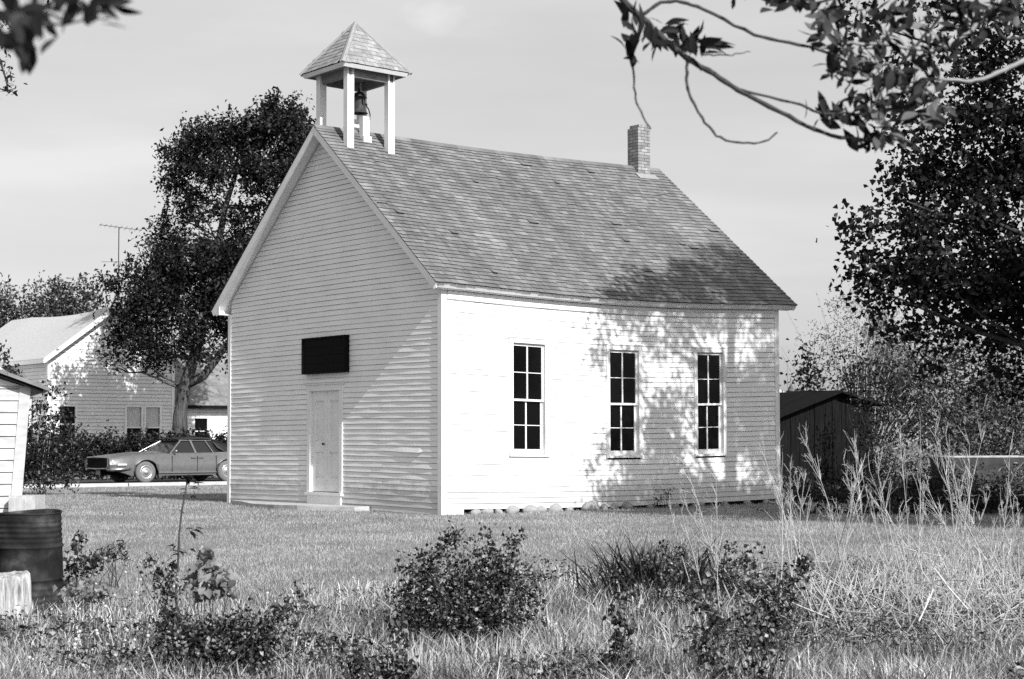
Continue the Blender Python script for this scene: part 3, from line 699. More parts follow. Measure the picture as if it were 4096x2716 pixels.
# ------------------------------------------------------------------ neighbouring house
H0 = np.array([-18.8, 70.0, -0.15])
HO = empty('farmhouse', tuple(H0), math.atan2(VV[1], VV[0]))
tag(HO, 'white clapboard house with pale sagging roof behind the hedge', 'house')
HW, HL, HE, HS = 5.56, 11.0, 5.0, 0.74     # local x along the gable, y back, z up
gz = lambda x: HE + HS * min(x, HW - x)
EB = 0.15
mb = siding(lambda s, z, o: (s, -o, z), 0.3, gz(HW / 2) - 0.1, lambda z: ((0.05, HW - 0.05) if z < HE else (max(0.05, (z - HE) / HS), HW - max(0.05, (z - HE) / HS))),
            [(0.42, 1.22, 1.4, 3.0), (3.35, 4.95, 0.9, 3.0)], 31, p=0.024, gap=0.009, E=EB, maxlen=4)
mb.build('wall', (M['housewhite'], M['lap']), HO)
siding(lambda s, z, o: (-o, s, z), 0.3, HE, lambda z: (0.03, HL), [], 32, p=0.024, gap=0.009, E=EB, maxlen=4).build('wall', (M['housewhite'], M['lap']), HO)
MB().box(0.02, HW - 0.02, 0.25, HL, 0.0, HE).build('wall_core', M['housewhite'], HO)
mb = MB(); mb.box(-0.03, 0.10, -0.035, -0.021, 0.2, HE); mb.box(-0.045, -0.029, -0.034, 0.1, 0.2, HE); mb.build('corner_board', M['trim'], HO)
MB().box(HW - 0.1, HW + 0.03, -0.035, -0.021, 0.2, HE).build('corner_board', M['trim'], HO)
hc_, hs_ = 1 / math.sqrt(1 + HS * HS), HS / math.sqrt(1 + HS * HS)
def hroof(x, y, h):  # x from -0.3 .. HW+.3
    d = min(x, HW - x); sag = -0.16 * math.sin(PI * min(max((y + .3) / 9.0, 0), 1)) * max(0, (d + .3) / (HW / 2 + .3))
    return (x, y, HE + HS * d + h + sag)
mb = MB()
for sd in (0, 1):
    for i in range(10):
        for k in range(14):
            xa, xb = -0.32 + (HW / 2 + 0.32) * i / 10, -0.32 + (HW / 2 + 0.32) * (i + 1) / 10; ya, yb = -0.35 + 11.6 * k / 14, -0.35 + 11.6 * (k + 1) / 14
            f = (lambda x: x) if sd == 0 else (lambda x: HW - x)
            mb.hexa([hroof(f(xa), ya, 0.02), hroof(f(xb), ya, 0.02), hroof(f(xb), yb, 0.02), hroof(f(xa), yb, 0.02), hroof(f(xa), ya, 0.07), hroof(f(xb), ya, 0.07), hroof(f(xb), yb, 0.07), hroof(f(xa), yb, 0.07)])
mb.build('roof', M['houseroof'], HO)
for sd in (0, 1):
    f = (lambda x: x) if sd == 0 else (lambda x: HW - x)
    mb = MB(); mb.hexa([hroof(f(-0.34), -0.40, -0.13), hroof(f(-0.34), -0.355, -0.13), hroof(f(HW / 2), -0.355, -0.13), hroof(f(HW / 2), -0.40, -0.13), hroof(f(-0.34), -0.40, 0.09), hroof(f(-0.34), -0.355, 0.09), hroof(f(HW / 2), -0.355, 0.09), hroof(f(HW / 2), -0.40, 0.09)])
    mb.build('rake_board', M['trim'], HO)
mb = MB(); mb.box(-0.36, -0.325, -0.35, 11, HE - 0.36, HE - 0.2); mb.build('gutter', M['trim'], HO)
def hwindow(par, a, b, c, d, mat, y=-0.05, curtain=False):
    mb = MB(); t = 0.09
    mb.box(a - t, a, y, 0.02, c - t, d + t); mb.box(b, b + t, y, 0.02, c - t, d + t); mb.box(a, b, y, 0.02, d, d + t); mb.box(a, b, y - 0.02, 0.02, c - t, c); m = (c + d) / 2; mb.box(a, b, y + 0.02, 0.05, m - 0.03, m + 0.03)
    w = mb.build('window', M['trim'], par); MB().box(a, b, 0.05, 0.07, c, d).build('pane', M['pane'], w)
    if curtain: MB().box(a + 0.01, b - 0.01, 0.035, 0.046, m + 0.032, d - 0.002).build('curtain', M['curtain'], w)
hwindow(HO, 0.47, 1.15, 1.45, 2.9, None); hwindow(HO, 3.42, 4.08, 1.2, 2.9, None, curtain=True); hwindow(HO, 4.28, 4.92, 1.2, 2.9, None, curtain=True)
# wing with the bright roof slope, on the far left of the house
mb = MB()
for k in range(8):
    ya, yb = 1.2 + 3.6 * k / 8, 1.2 + 3.6 * (k + 1) / 8; zz = lambda y: 3.5 + 0.34 * (y - 1.2)
    mb.hexa([(-6, ya, zz(ya)), (-0.05, ya, zz(ya)), (-0.05, yb, zz(yb)), (-6, yb, zz(yb)), (-6, ya, zz(ya) + 0.08), (-0.05, ya, zz(ya) + 0.08), (-0.05, yb, zz(yb) + 0.08), (-6, yb, zz(yb) + 0.08)])
for k in range(4):
    ya, yb = 4.8 + 3.0 * k / 4, 4.8 + 3.0 * (k + 1) / 4; zz = lambda y: 4.724 - 0.34 * (y - 4.8)
    mb.hexa([(-6, ya, zz(ya)), (-0.05, ya, zz(ya)), (-0.05, yb, zz(yb)), (-6, yb, zz(yb)), (-6, ya, zz(ya) + 0.08), (-0.05, ya, zz(ya) + 0.08), (-0.05, yb, zz(yb) + 0.08), (-6, yb, zz(yb) + 0.08)])
mb.build('wing_roof', M['houseroof'], HO)
MB().box(-5.8, -0.06, 1.6, 7.4, 0.0, 3.5).build('wing_wall', M['housewhite'], HO)
# lower annex on the right
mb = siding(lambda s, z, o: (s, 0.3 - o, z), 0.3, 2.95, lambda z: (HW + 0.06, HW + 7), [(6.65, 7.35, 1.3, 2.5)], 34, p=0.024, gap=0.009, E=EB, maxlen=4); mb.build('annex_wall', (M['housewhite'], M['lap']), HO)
MB().box(HW + 0.1, HW + 6.9, 0.55, 4.5, 0.0, 2.9).build('annex_core', M['housewhite'], HO)
ax = empty('annex_front', (0, 0.3, 0), 0, HO); 
mb = MB(); a, b, c, d, t = 6.7, 7.3, 1.35, 2.45, 0.08
mb.box(a - t, a, 0.25, 0.32, c - t, d + t); mb.box(b, b + t, 0.25, 0.32, c - t, d + t); mb.box(a, b, 0.25, 0.32, d, d + t); mb.box(a, b, 0.23, 0.32, c - t, c); mb.box(a, b, 0.28, 0.34, (c + d) / 2 - 0.02, (c + d) / 2 + 0.02)
w = mb.build('window', M['trim'], HO); MB().box(a, b, 0.35, 0.37, c, d).build('pane', M['pane'], w)
bpy.data.objects.remove(ax)
mb = MB()
for k in range(8):
    ya, yb = -0.1 + 3.2 * k / 8, -0.1 + 3.2 * (k + 1) / 8; zz = lambda y: 2.95 + 0.66 * (y + 0.1)
    mb.hexa([(HW + 0.04, ya, zz(ya)), (HW + 7.2, ya, zz(ya)), (HW + 7.2, yb, zz(yb)), (HW + 0.04, yb, zz(yb)), (HW + 0.04, ya, zz(ya) + 0.08), (HW + 7.2, ya, zz(ya) + 0.08), (HW + 7.2, yb, zz(yb) + 0.08), (HW + 0.04, yb, zz(yb) + 0.08)])
mb.build('annex_roof', M['oldroof'], HO)
MB().box(HW + 0.04, HW + 7.2, -0.16, -0.105, 2.86, 3.0).build('annex_fascia', M['boards'], HO)
# tv antenna on the house ridge
p = at(273, 690, 75.0); top = at(272, 525, 75.0)
AN = empty('tv_antenna', (p[0], p[1], p[2] - 0.3)); tag(AN, 'thin rooftop television antenna standing on the house ridge', 'antenna')
hh = top[2] - p[2] + 0.3
MB().tube([(0, 0, 0), (0, 0, hh)], 0.022, 6).build('mast', M['iron'], AN)
mb = MB(); dr_ = np.array([0.93, 0.3, -0.1])
mb.tube([dr_ * -0.85 + np.array([0, 0, hh]), dr_ * 1.0 + np.array([0, 0, hh])], 0.014, 5)
for k in range(9):
    c = dr_ * (-0.8 + k * 0.22) + np.array([0, 0, hh]); e = np.array([-0.3, 0.93, 0]) * (0.55 + 0.04 * k); mb.tube([c - e, c + e], 0.008, 4)
mb.build('boom', M['iron'], AN)
mb = MB(); mb.tube([(-0.75, 0, hh * 0.56), (0.75, 0.1, hh * 0.56)], 0.009, 4); mb.tube([(0, 0, hh * .5), (0.06, 0, hh * .5)], 0.05, 6); mb.build('lower_element', M['iron'], AN)

# ------------------------------------------------------------------ car
fw_ = at(334, 1116, 57.0)
cyaw = PI + math.radians(40)
hd = np.array([math.cos(cyaw), math.sin(cyaw)])
lefts = np.array([-hd[1], hd[0]])
cpos = np.array([fw_[0], fw_[1]]) - hd * 1.55 - lefts * 0.78
CAR = empty('parked_car', (cpos[0], cpos[1], float(ground_z(cpos[0], cpos[1])) + 0.035), cyaw); CAR.scale = (1.03, 1.02, 1.03)
tag(CAR, 'gray four-door sedan with black vinyl top parked on the road before the hedge', 'car')
LF, LR, CWD = 2.78, -2.75, 0.98
def carw(x):
    e = max(0, (x - 2.0) / 0.78); r = max(0, (-1.9 - x) / 0.85); return CWD - 0.10 * e ** 2 - 0.12 * r ** 2
def belt(x): return float(np.interp(x, [-2.75, -2.3, -1.5, -0.9, 0.6, 1.6, 2.4, 2.78], [0.80, 0.90, 0.99, 0.95, 0.93, 0.90, 0.85, 0.79]))
def topz(x): return float(np.interp(x, [-2.75, -2.4, -1.6, 0.6, 0.9, 1.6, 2.3, 2.78], [0.82, 0.93, 1.0, 0.99, 1.0, 0.985, 0.92, 0.84]))
def lowz(x):
    z = float(np.interp(x, [-2.75, -2.2, -1.9, 2.05, 2.3, 2.78], [0.42, 0.34, 0.24, 0.24, 0.33, 0.44]))
    for ax_ in (1.55, -1.43):
        d = abs(x - ax_)
        if d < 0.44: z = max(z, 0.33 + math.sqrt(0.44 ** 2 - d * d) * 0.92)
    return z
mb = MB(); st = sorted(set(list(np.linspace(LR, LF, 64)) + [1.55 + s for s in (-.4401, -.4399, .4399, .4401)] + [-1.43 + s for s in (-.4401, -.4399, .4399, .4401)]))
rings = []
for x in st:
    w_, b_, t_, l_ = carw(x), belt(x), topz(x), lowz(x); cr = max(0.60, l_ + 0.02)
    half = [(w_ * 0.965, l_), (w_ * 0.99, l_ + (cr - l_) * 0.5), (w_ + 0.008, cr), (w_ - 0.005, cr + 0.03), (w_ - 0.03, b_ - 0.07), (w_ - 0.09, b_), (w_ - 0.2, b_ + (t_ - b_) * 0.55), (w_ * 0.5, t_ - 0.01), (0.0, t_ + 0.012)]
    ring = [(x, y, z) for y, z in half] + [(x, -y, z) for y, z in half[-2::-1]]
    rings.append(ring)
n = len(rings[0])
for r_ in rings: mb.v += r_
for i in range(len(rings) - 1):
    for j in range(n - 1): mb.f.append((i * n + j, i * n + j + 1, (i + 1) * n + j + 1, (i + 1) * n + j))
mb.f.append(tuple(range(n))); mb.f.append(tuple(range((len(rings) - 1) * n, len(rings) * n))[::-1])
body = mb.build('body', M['carpaint'], CAR, smooth=True)
mod = body.modifiers.new('edge', 'EDGE_SPLIT'); mod.split_angle = math.radians(32)
MB().box(-2.4, 2.3, -0.82, 0.82, 0.26, 0.72).build('underbody', M['darkvoid'], CAR)
for y in (0.992, -0.992):
    for dx in (0.64, -0.28, -0.98): MB().box(dx - 0.006, dx + 0.006, min(y, y * 0.985), max(y, y * 0.985), 0.32, 0.86).build('door_seam', M['darkvoid'], CAR)
mb = MB()
for s_ in (1, -1): mb.box(-0.98, 1.12, min(s_ * 0.955, s_ * 0.995), max(s_ * 0.955, s_ * 0.995), 0.315, 0.36)
mb.build('rocker_trim', M['chrome'], CAR)
# greenhouse: glass solid, pillars, roof
gl = MB()
secs = [(0.78, 0.80, 0.95), (0.14, 0.60, 1.36), (-0.95, 0.60, 1.38), (-1.55, 0.62, 1.12), (-1.75, 0.70, 0.97)]
base = [(0.95, 0.83), (0.62, 0.87), (-0.9, 0.87), (-1.45, 0.84), (-1.8, 0.78)]
ng = []
for (xt, wt, zt_), (xb_, wb) in zip(secs, base): ng.append([(xb_, wb, 0.93), (xt, wt, zt_), (xt, -wt, zt_), (xb_, -wb, 0.93)])
for r_ in ng: gl.v += r_
for i in range(4):
    for j in range(3): gl.f.append((i * 4 + j, i * 4 + j + 1, (i + 1) * 4 + j + 1, (i + 1) * 4 + j))
gl.f.append((0, 3, 2, 1)); gl.f.append((16, 17, 18, 19))
gl.build('window_glass', M['carglass'], CAR)
rf = MB(); ro = [(0.22, 0.63, 1.385, 0.0), (-0.05, 0.645, 1.43, 0.01), (-0.5, 0.655, 1.45, 0.012), (-0.95, 0.65, 1.435, 0.01), (-1.3, 0.66, 1.32, 0.0), (-1.62, 0.70, 1.15, 0.0), (-1.95, 0.76, 1.0, 0.0)]
for i, (x, w_, z, c) in enumerate(ro): rf.v += [(x, w_, z - 0.035), (x, w_ - 0.03, z + 0.005), (x, w_ * 0.5, z + 0.03), (x, 0, z + 0.038), (x, -w_ * 0.5, z + 0.03), (x, -w_ + 0.03, z + 0.005), (x, -w_, z - 0.035)]
for i in range(len(ro) - 1):
    for j in range(6): rf.f.append((i * 7 + j, i * 7 + j + 1, (i + 1) * 7 + j + 1, (i + 1) * 7 + j))
for s_ in (1, -1):   # broad rear pillars
    q = [(-0.98, 0.655, 1.36), (-1.3, 0.675, 1.25), (-1.62, 0.715, 1.1), (-1.95, 0.78, 0.985), (-1.95, 0.90, 0.94), (-1.42, 0.90, 0.95), (-1.12, 0.78, 1.12)]
    n0 = len(rf.v); rf.v += [(x, s_ * (y + 0.012), z) for x, y, z in q]; rf.f.append(tuple(range(n0, n0 + len(q))) if s_ < 0 else tuple(range(n0, n0 + len(q)))[::-1])
rf.build('roof', M['vinyl'], CAR, smooth=False)
mb = MB()
for s_ in (1, -1):
    mb.tube([(0.66, s_ * 0.875, 0.94), (0.17, s_ * 0.635, 1.365)], 0.028, 6); mb.tube([(0.17, s_ * 0.645, 1.36), (-0.96, s_ * 0.66, 1.365)], 0.010, 6)
    mb.tube([(-0.27, s_ * 0.892, 0.94), (-0.18, s_ * 0.642, 1.37)], 0.034, 6); mb.tube([(-0.72, s_ * 0.66, 1.37), (-0.93, s_ * 0.885, 0.95)], 0.016, 6)
    mb.tube([(0.68, s_ * 0.895, 0.945), (-0.93, s_ * 0.897, 0.95), (-1.9, s_ * 0.90, 0.965)], 0.009, 6)
mb.tube([(0.96, 0.83, 0.95), (0.98, 0, 0.98), (0.96, -0.83, 0.95)], 0.012, 5); mb.tube([(0.96, -0.85, 0.95), (0.18, -0.63, 1.36)], 0.012, 6)
mb.build('window_trim', M['chrome'], CAR)
MB().box(2.76, 2.80, -0.66, 0.66, 0.50, 0.80).build('grille', M['darkvoid'], CAR)
mb = MB(); mb.tube([(2.78, -0.70, 0.48), (2.82, 0, 0.46), (2.78, 0.70, 0.48), (2.77, 0.73, 0.64), (2.77, 0.70, 0.82), (2.82, 0, 0.84), (2.77, -0.70, 0.82), (2.77, -0.73, 0.64), (2.78, -0.70, 0.48)], 0.026, 8)
mb.build('grille_surround', M['chrome'], CAR, smooth=True)
for s_ in (1, -1):
    for y in (0.78, 0.87): MB().lathe([(0, 0.03), (0.05, 0.026), (0.075, 0.0), (0.08, -0.04)], (0, 0, 0), 16).build('headlight', M['lamp'], CAR, smooth=True, fn=lambda p, y=y, s_=s_: (2.70 + p[2] + (0.04 if y < .8 else 0), s_ * y + p[0] * 0.7, 0.68 + p[1]))
    mb = MB(); mb.tube([(2.78, s_ * 0.72, 0.44), (2.70, s_ * 0.89, 0.44), (2.42, s_ * 0.975, 0.46), (2.10, s_ * 0.995, 0.48)], [0.05, 0.055, 0.05, 0.03], 8); mb.build('bumper', M['chrome'], CAR, smooth=True)
    mb = MB(); mb.tube([(2.56, s_ * 0.95, 0.60), (2.26, s_ * 0.99, 0.60)], 0.04, 6); mb.build('side_marker', M['lamp'], CAR)
    mb = MB(); mb.tube([(0.56, s_ * 0.93, 0.96), (0.54, s_ * 1.0, 1.0)], 0.012, 5); mb.lathe([(0, -0.05), (0.05, -0.04), (0.062, 0.02), (0, 0.03)], (0, 0, 0), 12)
    mb.v[-48:] = [(0.54 + z, s_ * 1.03 + x * 1.1, 1.02 + y * 0.8) for x, y, z in mb.v[-48:]]; mb.build('mirror', M['chrome'], CAR, smooth=True)
    for dx in (-0.14, -0.42): MB().box(dx - 0.09, dx + 0.09, min(s_ * 0.985, s_ * 1.005), max(s_ * 0.985, s_ * 1.005), 0.80, 0.825).build('door_handle', M['chrome'], CAR)
MB().box(2.74, 2.755, -0.15, 0.15, 0.28, 0.42).build('licence_plate', M['plate'], CAR)
MB().tube([(-2.74, -0.92, 0.48), (-2.84, -0.5, 0.48), (-2.86, 0, 0.48), (-2.84, 0.5, 0.48), (-2.74, 0.92, 0.48)], 0.075, 8).build('rear_bumper', M['chrome'], CAR, smooth=True)
for ax_ in (1.55, -1.43):
    for s_ in (1, -1):
        w = empty('wheel', (ax_, s_ * 0.86, 0.35), 0 if s_ > 0 else PI, CAR)
        MB().lathe([(0.20, -0.09), (0.28, -0.10), (0.335, -0.085), (0.35, -0.04), (0.35, 0.04), (0.335, 0.085), (0.28, 0.105), (0.235, 0.10), (0.20, 0.08)], (0, 0, 0), 32, 'y').build('tyre', M['rubber'], w, smooth=True)
        MB().lathe([(0.23, 0.095), (0.215, 0.112), (0.19, 0.10), (0.165, 0.085), (0.15, 0.085), (0.13, 0.10), (0.10, 0.105), (0.085, 0.095), (0.08, 0.12), (0.06, 0.14), (0.0, 0.147)], (0, 0, 0), 28, 'y').build('hubcap', M['hub'], w, smooth=True)

# ------------------------------------------------------------------ small sheds, drum, stump, trough
sd0 = at(44, 1210, 28.5); SH = empty('garden_shed', (sd0[0], sd0[1], float(ground_z(sd0[0], sd0[1]))), math.radians(21))
tag(SH, 'leaning white shed corner with wide clapboards behind the rusty drum', 'shed')
lean = lambda p: (p[0] + 0.065 * p[2], p[1], p[2])
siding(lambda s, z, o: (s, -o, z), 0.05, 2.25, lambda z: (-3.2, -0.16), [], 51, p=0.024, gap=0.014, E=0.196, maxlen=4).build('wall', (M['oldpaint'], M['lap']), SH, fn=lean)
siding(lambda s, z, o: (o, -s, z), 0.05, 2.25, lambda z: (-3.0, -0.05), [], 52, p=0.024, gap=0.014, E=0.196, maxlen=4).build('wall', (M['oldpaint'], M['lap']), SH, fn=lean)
MB().box(-3.2, -0.03, 0.03, 3.0, 0, 2.2).build('wall_core', M['paint'], SH, fn=lean)
MB().box(-0.165, 0.01, -0.035, 0.02, 0.0, 2.24).build('corner_board', M['oldpaint'], SH, fn=lean)
mb = MB()
for k in range(6):
    xa, xb = 0.30 - 0.7 * k, 0.30 - 0.7 * (k + 1) + 0.004; z = lambda x: 2.40 - 0.36 * (x + 0.16) - 0.04 * math.sin(x * 9)
    mb.hexa([(xb, -0.25, z(xb) - 0.06), (xa, -0.25, z(xa) - 0.06), (xa, 3.2, z(xa) - 0.06), (xb, 3.2, z(xb) - 0.06), (xb, -0.25, z(xb)), (xa, -0.25, z(xa)), (xa, 3.2, z(xa)), (xb, 3.2, z(xb))])
mb.build('roof', M['oldroof'], SH, fn=lean)
MB().hexa([(0.2, -0.2, 2.14), (-3.2, -0.2, 3.35), (-3.2, -0.1, 3.35), (0.2, -0.1, 2.14), (0.2, -0.2, 2.22), (-3.2, -0.2, 3.43), (-3.2, -0.1, 3.43), (0.2, -0.1, 2.22)]).build('rake_board', M['boards'], SH, fn=lean)
mb = MB(); mb.poly([(-3.2, 0.0, 2.2), (-0.03, 0.0, 2.2), (-0.03, 0.0, 2.22), (-3.2, 0.0, 3.2)]); mb.build('gable', M['paint'], SH, fn=lean)
cb_ = at(24, 1145, 28.3); c2 = at(97, 1143, 28.6)
mb = MB(); mb.box(0, 1.0, -0.1, 0.5, -0.6, 0.0); mb.box(0.03, 0.6, -0.14, -0.102, -0.5, -0.04)
o = mb.build('concrete_block', M['concrete']); o.location = (cb_[0], cb_[1], cb_[2]); o.scale = ((c2[0] - cb_[0]) / 1.0, 1, 1)
tag(o, 'low pale concrete block on the grass beside the white shed corner', 'block')

dp = at(68, 1405, 15.3); dz = float(ground_z(dp[0], dp[1]))
DR = empty('oil_drum', (dp[0], dp[1], dz - 0.01)); DR.rotation_euler = (math.radians(1.0), math.radians(-1.5), 0.3)
tag(DR, 'rusty dark steel drum standing open in the grass behind the stump', 'drum')
prof = [(0.0, 0.02), (0.285, 0.02), (0.29, 0.0), (0.292, 0.03)]
for z in np.linspace(0.05, 0.26, 22): prof.append((0.288 + 0.004 * math.sin(z * 2 * PI / 0.055), z))
prof += [(0.288, 0.29), (0.297, 0.298), (0.30, 0.305), (0.297, 0.312), (0.288, 0.32), (0.288, 0.575), (0.297, 0.583), (0.30, 0.59), (0.297, 0.597), (0.288, 0.605)]
for z in np.linspace(0.63, 0.82, 24): prof.append((0.288 + 0.004 * math.sin(z * 2 * PI / 0.045), z))
prof += [(0.287, 0.86), (0.292, 0.872), (0.292, 0.882), (0.284, 0.884), (0.28, 0.87), (0.28, 0.05), (0, 0.05)]
mb = MB(); mb.lathe(prof, (0, 0, 0), 40)
dent = lambda p: (p[0] * (1 + 0.02 * math.sin(3 * math.atan2(p[1], p[0]) + 5 * p[2])), p[1] * (1 + 0.015 * math.sin(2 * math.atan2(p[1], p[0]) + 3)), p[2] + 0.008 * math.sin(2 * math.atan2(p[1], p[0])) * p[2])
mb.build('drum_body', M['rust'], DR, smooth=True, fn=dent)
mb = MB(); mb.tube([(0.291 * math.cos(t), 0.291 * math.sin(t), 0.882) for t in np.linspace(0, 2 * PI, 41)], 0.008, 6, False); mb.build('drum_rim', M['rust'], DR, smooth=True, fn=dent)

sp = at(18, 1400, 14.2); sz = float(ground_z(sp[0], sp[1]))
mb = MB(); n = 26
rr = [1 + 0.10 * math.sin(3 * t + 1) + 0.07 * math.sin(7 * t) + 0.05 * math.sin(13 * t + 2) for t in np.linspace(0, 2 * PI, n, endpoint=False)]
for z, k in ((-0.05, 1.35), (0.05, 1.16), (0.14, 1.05), (0.25, 1.0), (0.34, 0.97), (0.40, 0.93), (0.425, 0.84)):
    for j in range(n):
        t = 2 * PI * j / n; r_ = 0.165 * k * (1 + (rr[j] - 1) * (1.4 if z < 0.1 else 1)); mb.v.append((r_ * math.cos(t), r_ * math.sin(t), z + (0.02 * math.sin(2 * t) + 0.012 * math.sin(5 * t)) * (z > 0.3)))
for i in range(6):
    for j in range(n): q = (j + 1) % n; mb.f.append((i * n + j, i * n + q, (i + 1) * n + q, (i + 1) * n + j))
mb.f.append(tuple(6 * n + j for j in range(n)))
o = mb.build('tree_stump', M['stump'], smooth=False); o.location = (sp[0], sp[1], sz); tag(o, 'pale weathered tree stump in the grass in front of the drum', 'stump')

# dark board shed behind the schoolhouse
a0 = at(1927, 904, 44.0); BS = empty('board_shed', (a0[0], a0[1], -0.05), math.atan2(VV[1], VV[0])); tag(BS, 'dark weathered board shed behind the right end of the schoolhouse', 'shed')
bz = a0[2] + 0.05
mb = MB(); rb_ = random.Random(9); x = -2.3
sh_z = lambda x: bz - 0.08 - (0.29 * -x if x < 0 else 0.2 * x)
while x < 1.4:
    w_ = rb_.uniform(0.13, 0.22); x1 = min(x + w_, 1.42); d_ = rb_.uniform(0, 0.02)
    mb.hexa([(x + 0.006, -d_ - 0.02, -0.2), (x1 - 0.006, -d_ - 0.02, -0.2), (x1 - 0.006, 0, -0.2), (x + 0.006, 0, -0.2), (x + 0.006, -d_ - 0.02, sh_z(x)), (x1 - 0.006, -d_ - 0.02, sh_z(x1)), (x1 - 0.006, 0, sh_z(x1)), (x + 0.006, 0, sh_z(x))])
    x = x1
mb.build('wall', M['boards'], BS)
MB().box(-2.28, 1.40, 0.02, 3.6, -0.2, bz - 0.8).build('wall_core', M['boards'], BS)
mb = MB()
for sgn, wd, sl in ((-1, 2.55, 0.29), (1, 1.6, 0.2)):
    for k in range(9):
        ya, yb = -0.3 + k * 0.47, -0.3 + (k + 1) * 0.47 - 0.01; j = rb_.uniform(-0.02, 0.03)
        P = [(0, ya), (sgn * wd, ya), (sgn * wd, yb), (0, yb)]
        if sgn < 0: P = P[::-1]
        mb.hexa([(x, y, bz - sl * abs(x) - 0.03 + j) for x, y in P] + [(x, y, bz - sl * abs(x) + 0.02 + j) for x, y in P])
mb.build('roof', M['boards'], BS)
# small pale gable beyond it
fa = at(1802, 862, 70.0); FB = empty('distant_building', (fa[0], fa[1], -0.1), math.atan2(VV[1], VV[0])); tag(FB, 'small pale roofed outbuilding far beyond the dark shed', 'building')
mb = MB(); zt = fa[2] + 0.4
mb.hexa([(-2.5, 0, zt - 1.6), (1.2, 0, zt - 1.6), (1.2, 3, zt), (-2.5, 3, zt), (-2.5, 0, zt - 1.52), (1.2, 0, zt - 1.52), (1.2, 3, zt + 0.08), (-2.5, 3, zt + 0.08)]); mb.build('roof', M['houseroof'], FB)
MB().box(-2.3, 1.0, 0.3, 3, 0, zt - 1.6).build('wall', M['housewhite'], FB)
# stock trough on the right
t0 = at(2190, 1056, 37.0); t1 = at(2400, 1050, 37.6); dv = t1 - t0; ln = float(np.linalg.norm(dv[:2]))
o_ = empty('stock_trough', (t0[0], t0[1], float(ground_z(t0[0], t0[1])) + 0.02), math.atan2(dv[1], dv[0])); tag(o_, 'gray metal stock trough half hidden in weeds at the right edge', 'trough')
hz = t0[2] - o_.location[2]
mb = MB(); m_ = 0.06
mb.hexa([(0.08, 0.06, 0), (ln, 0.06, 0), (ln, 0.74, 0), (0.08, 0.74, 0), (0, 0, hz), (ln, 0, hz), (ln, 0.8, hz), (0, 0.8, hz)])
mb.f.remove(mb.f[1]); mb.hexa([(0.1, 0.1, 0.05), (ln - .1, 0.1, 0.05), (ln - .1, 0.7, 0.05), (0.1, 0.7, 0.05), (0.1, 0.1, hz * .6), (ln - .1, 0.1, hz * .6), (ln - .1, 0.7, hz * .6), (0.1, 0.7, hz * .6)])
mb.build('basin', mat_noise('trough_metal', [(0.3, 0.02), (0.7, 0.06)], 6, 0.6, 0.3), o_)
mb = MB(); mb.tube([(0, 0, hz), (ln, 0, hz), (ln, 0.8, hz), (0, 0.8, hz), (0, 0, hz)], 0.022, 6); mb.build('rim', M['oldpaint'] if False else M['stone'], o_)

# ------------------------------------------------------------------ trees
def tree(name, label, base, nodes, blobs, leafkw, mat, barkm, r0, cat='tree', group=None, limbs_r=0.09, twigs=2):
    """nodes: trunk polyline in world space; limbs run from it into every leaf blob"""
    T = empty(name, tuple(base)); tag(T, label, cat, group)
    b = np.array(base); mb = MB(); nodes = [np.array(q, float) - b for q in nodes]
    k = len(nodes); mb.tube(nodes, [r0 * (1.25 if i == 0 else (1 - 0.72 * i / (k - 1))) for i in range(k)], 10)
    top = nodes[1:]
    for bl in blobs:
        c = np.array(bl[:3]) - b; j = min(range(len(top)), key=lambda i: np.linalg.norm(top[i] - c) + max(0, top[i][2] - c[2]) * 1.5)
        s = top[j]; ln = np.linalg.norm(c - s)
        if ln < 0.2 or bl[3] < 0.4: continue
        pts = wob(s, c, 6, 0.035 * ln); r_ = min(limbs_r * (0.3 + 0.06 * ln), r0 * 0.4)
        mb.tube(pts, [r_ * (1 - 0.8 * i / 6) for i in range(7)], 6)
        for _ in range(twigs):
            e = c + rdir(1)[0] * np.array(bl[3:6] if len(bl) > 5 else [bl[3]] * 3) * 0.9; i = rng.integers(2, 6)
            q = wob(pts[i], e, 5, 0.04 * np.linalg.norm(e - pts[i])); mb.tube(q, [r_ * 0.35 * (1 - 0.16 * m) for m in range(6)], 4)
    mb.build('trunk', barkm, T, smooth=True)
    foliage('crown', [tuple(np.array(bl[:3]) - b) + tuple(bl[3:]) for bl in blobs], mat, T, **leafkw)
    return T
def G(x, y): return float(ground_z(x, y))

# big dark cottonwood at the right, whose shade falls on the side wall
BT = []
for px, py, Y, r in ((2290, 190, 27, .95), (2205, 430, 27, .75), (2330, 400, 27.5, 1.1), (2095, 590, 26.5, .72), (2010, 600, 26.6, .42), (2190, 640, 27, .95), (2330, 620, 27.5, 1.1),
                     (2225, 770, 27, .5), (2330, 780, 27.3, .6), (2130, 740, 26.8, .42), (2075, 420, 27, .28), (2330, 260, 27.4, .6), (2120, 480, 27, .35), (2040, 690, 26.7, .35), (2260, 540, 27, .7), (2100, 400, 26.9, .3), (2150, 440, 26.8, .5), (2150, 380, 27, .4), (1985, 560, 26.7, .3), (1970, 640, 26.7, .28), (2060, 640, 26.6, .55), (2140, 560, 26.5, .6), (2100, 780, 26.7, .35), (2160, 820, 26.8, .3), (2030, 740, 26.7, .25), (2270, 700, 27, .8), (2270, 850, 27, .35), (2350, 860, 27, .45), (2000, 520, 26.8, .22), (2190, 300, 27, .45), (2250, 320, 27.3, .6)):
    q = at(px, py, Y); BT.append((q[0], q[1], q[2], r))
rt = random.Random(5)
for k in range(64):   # low outer boughs over the yard at the right
    xx, zz = rt.uniform(8.9, 13.4), rt.uniform(2.8, 6.2); BT.append((xx, 27 + rt.uniform(-5.0, 1.8), zz, rt.uniform(0.7, 1.1)))
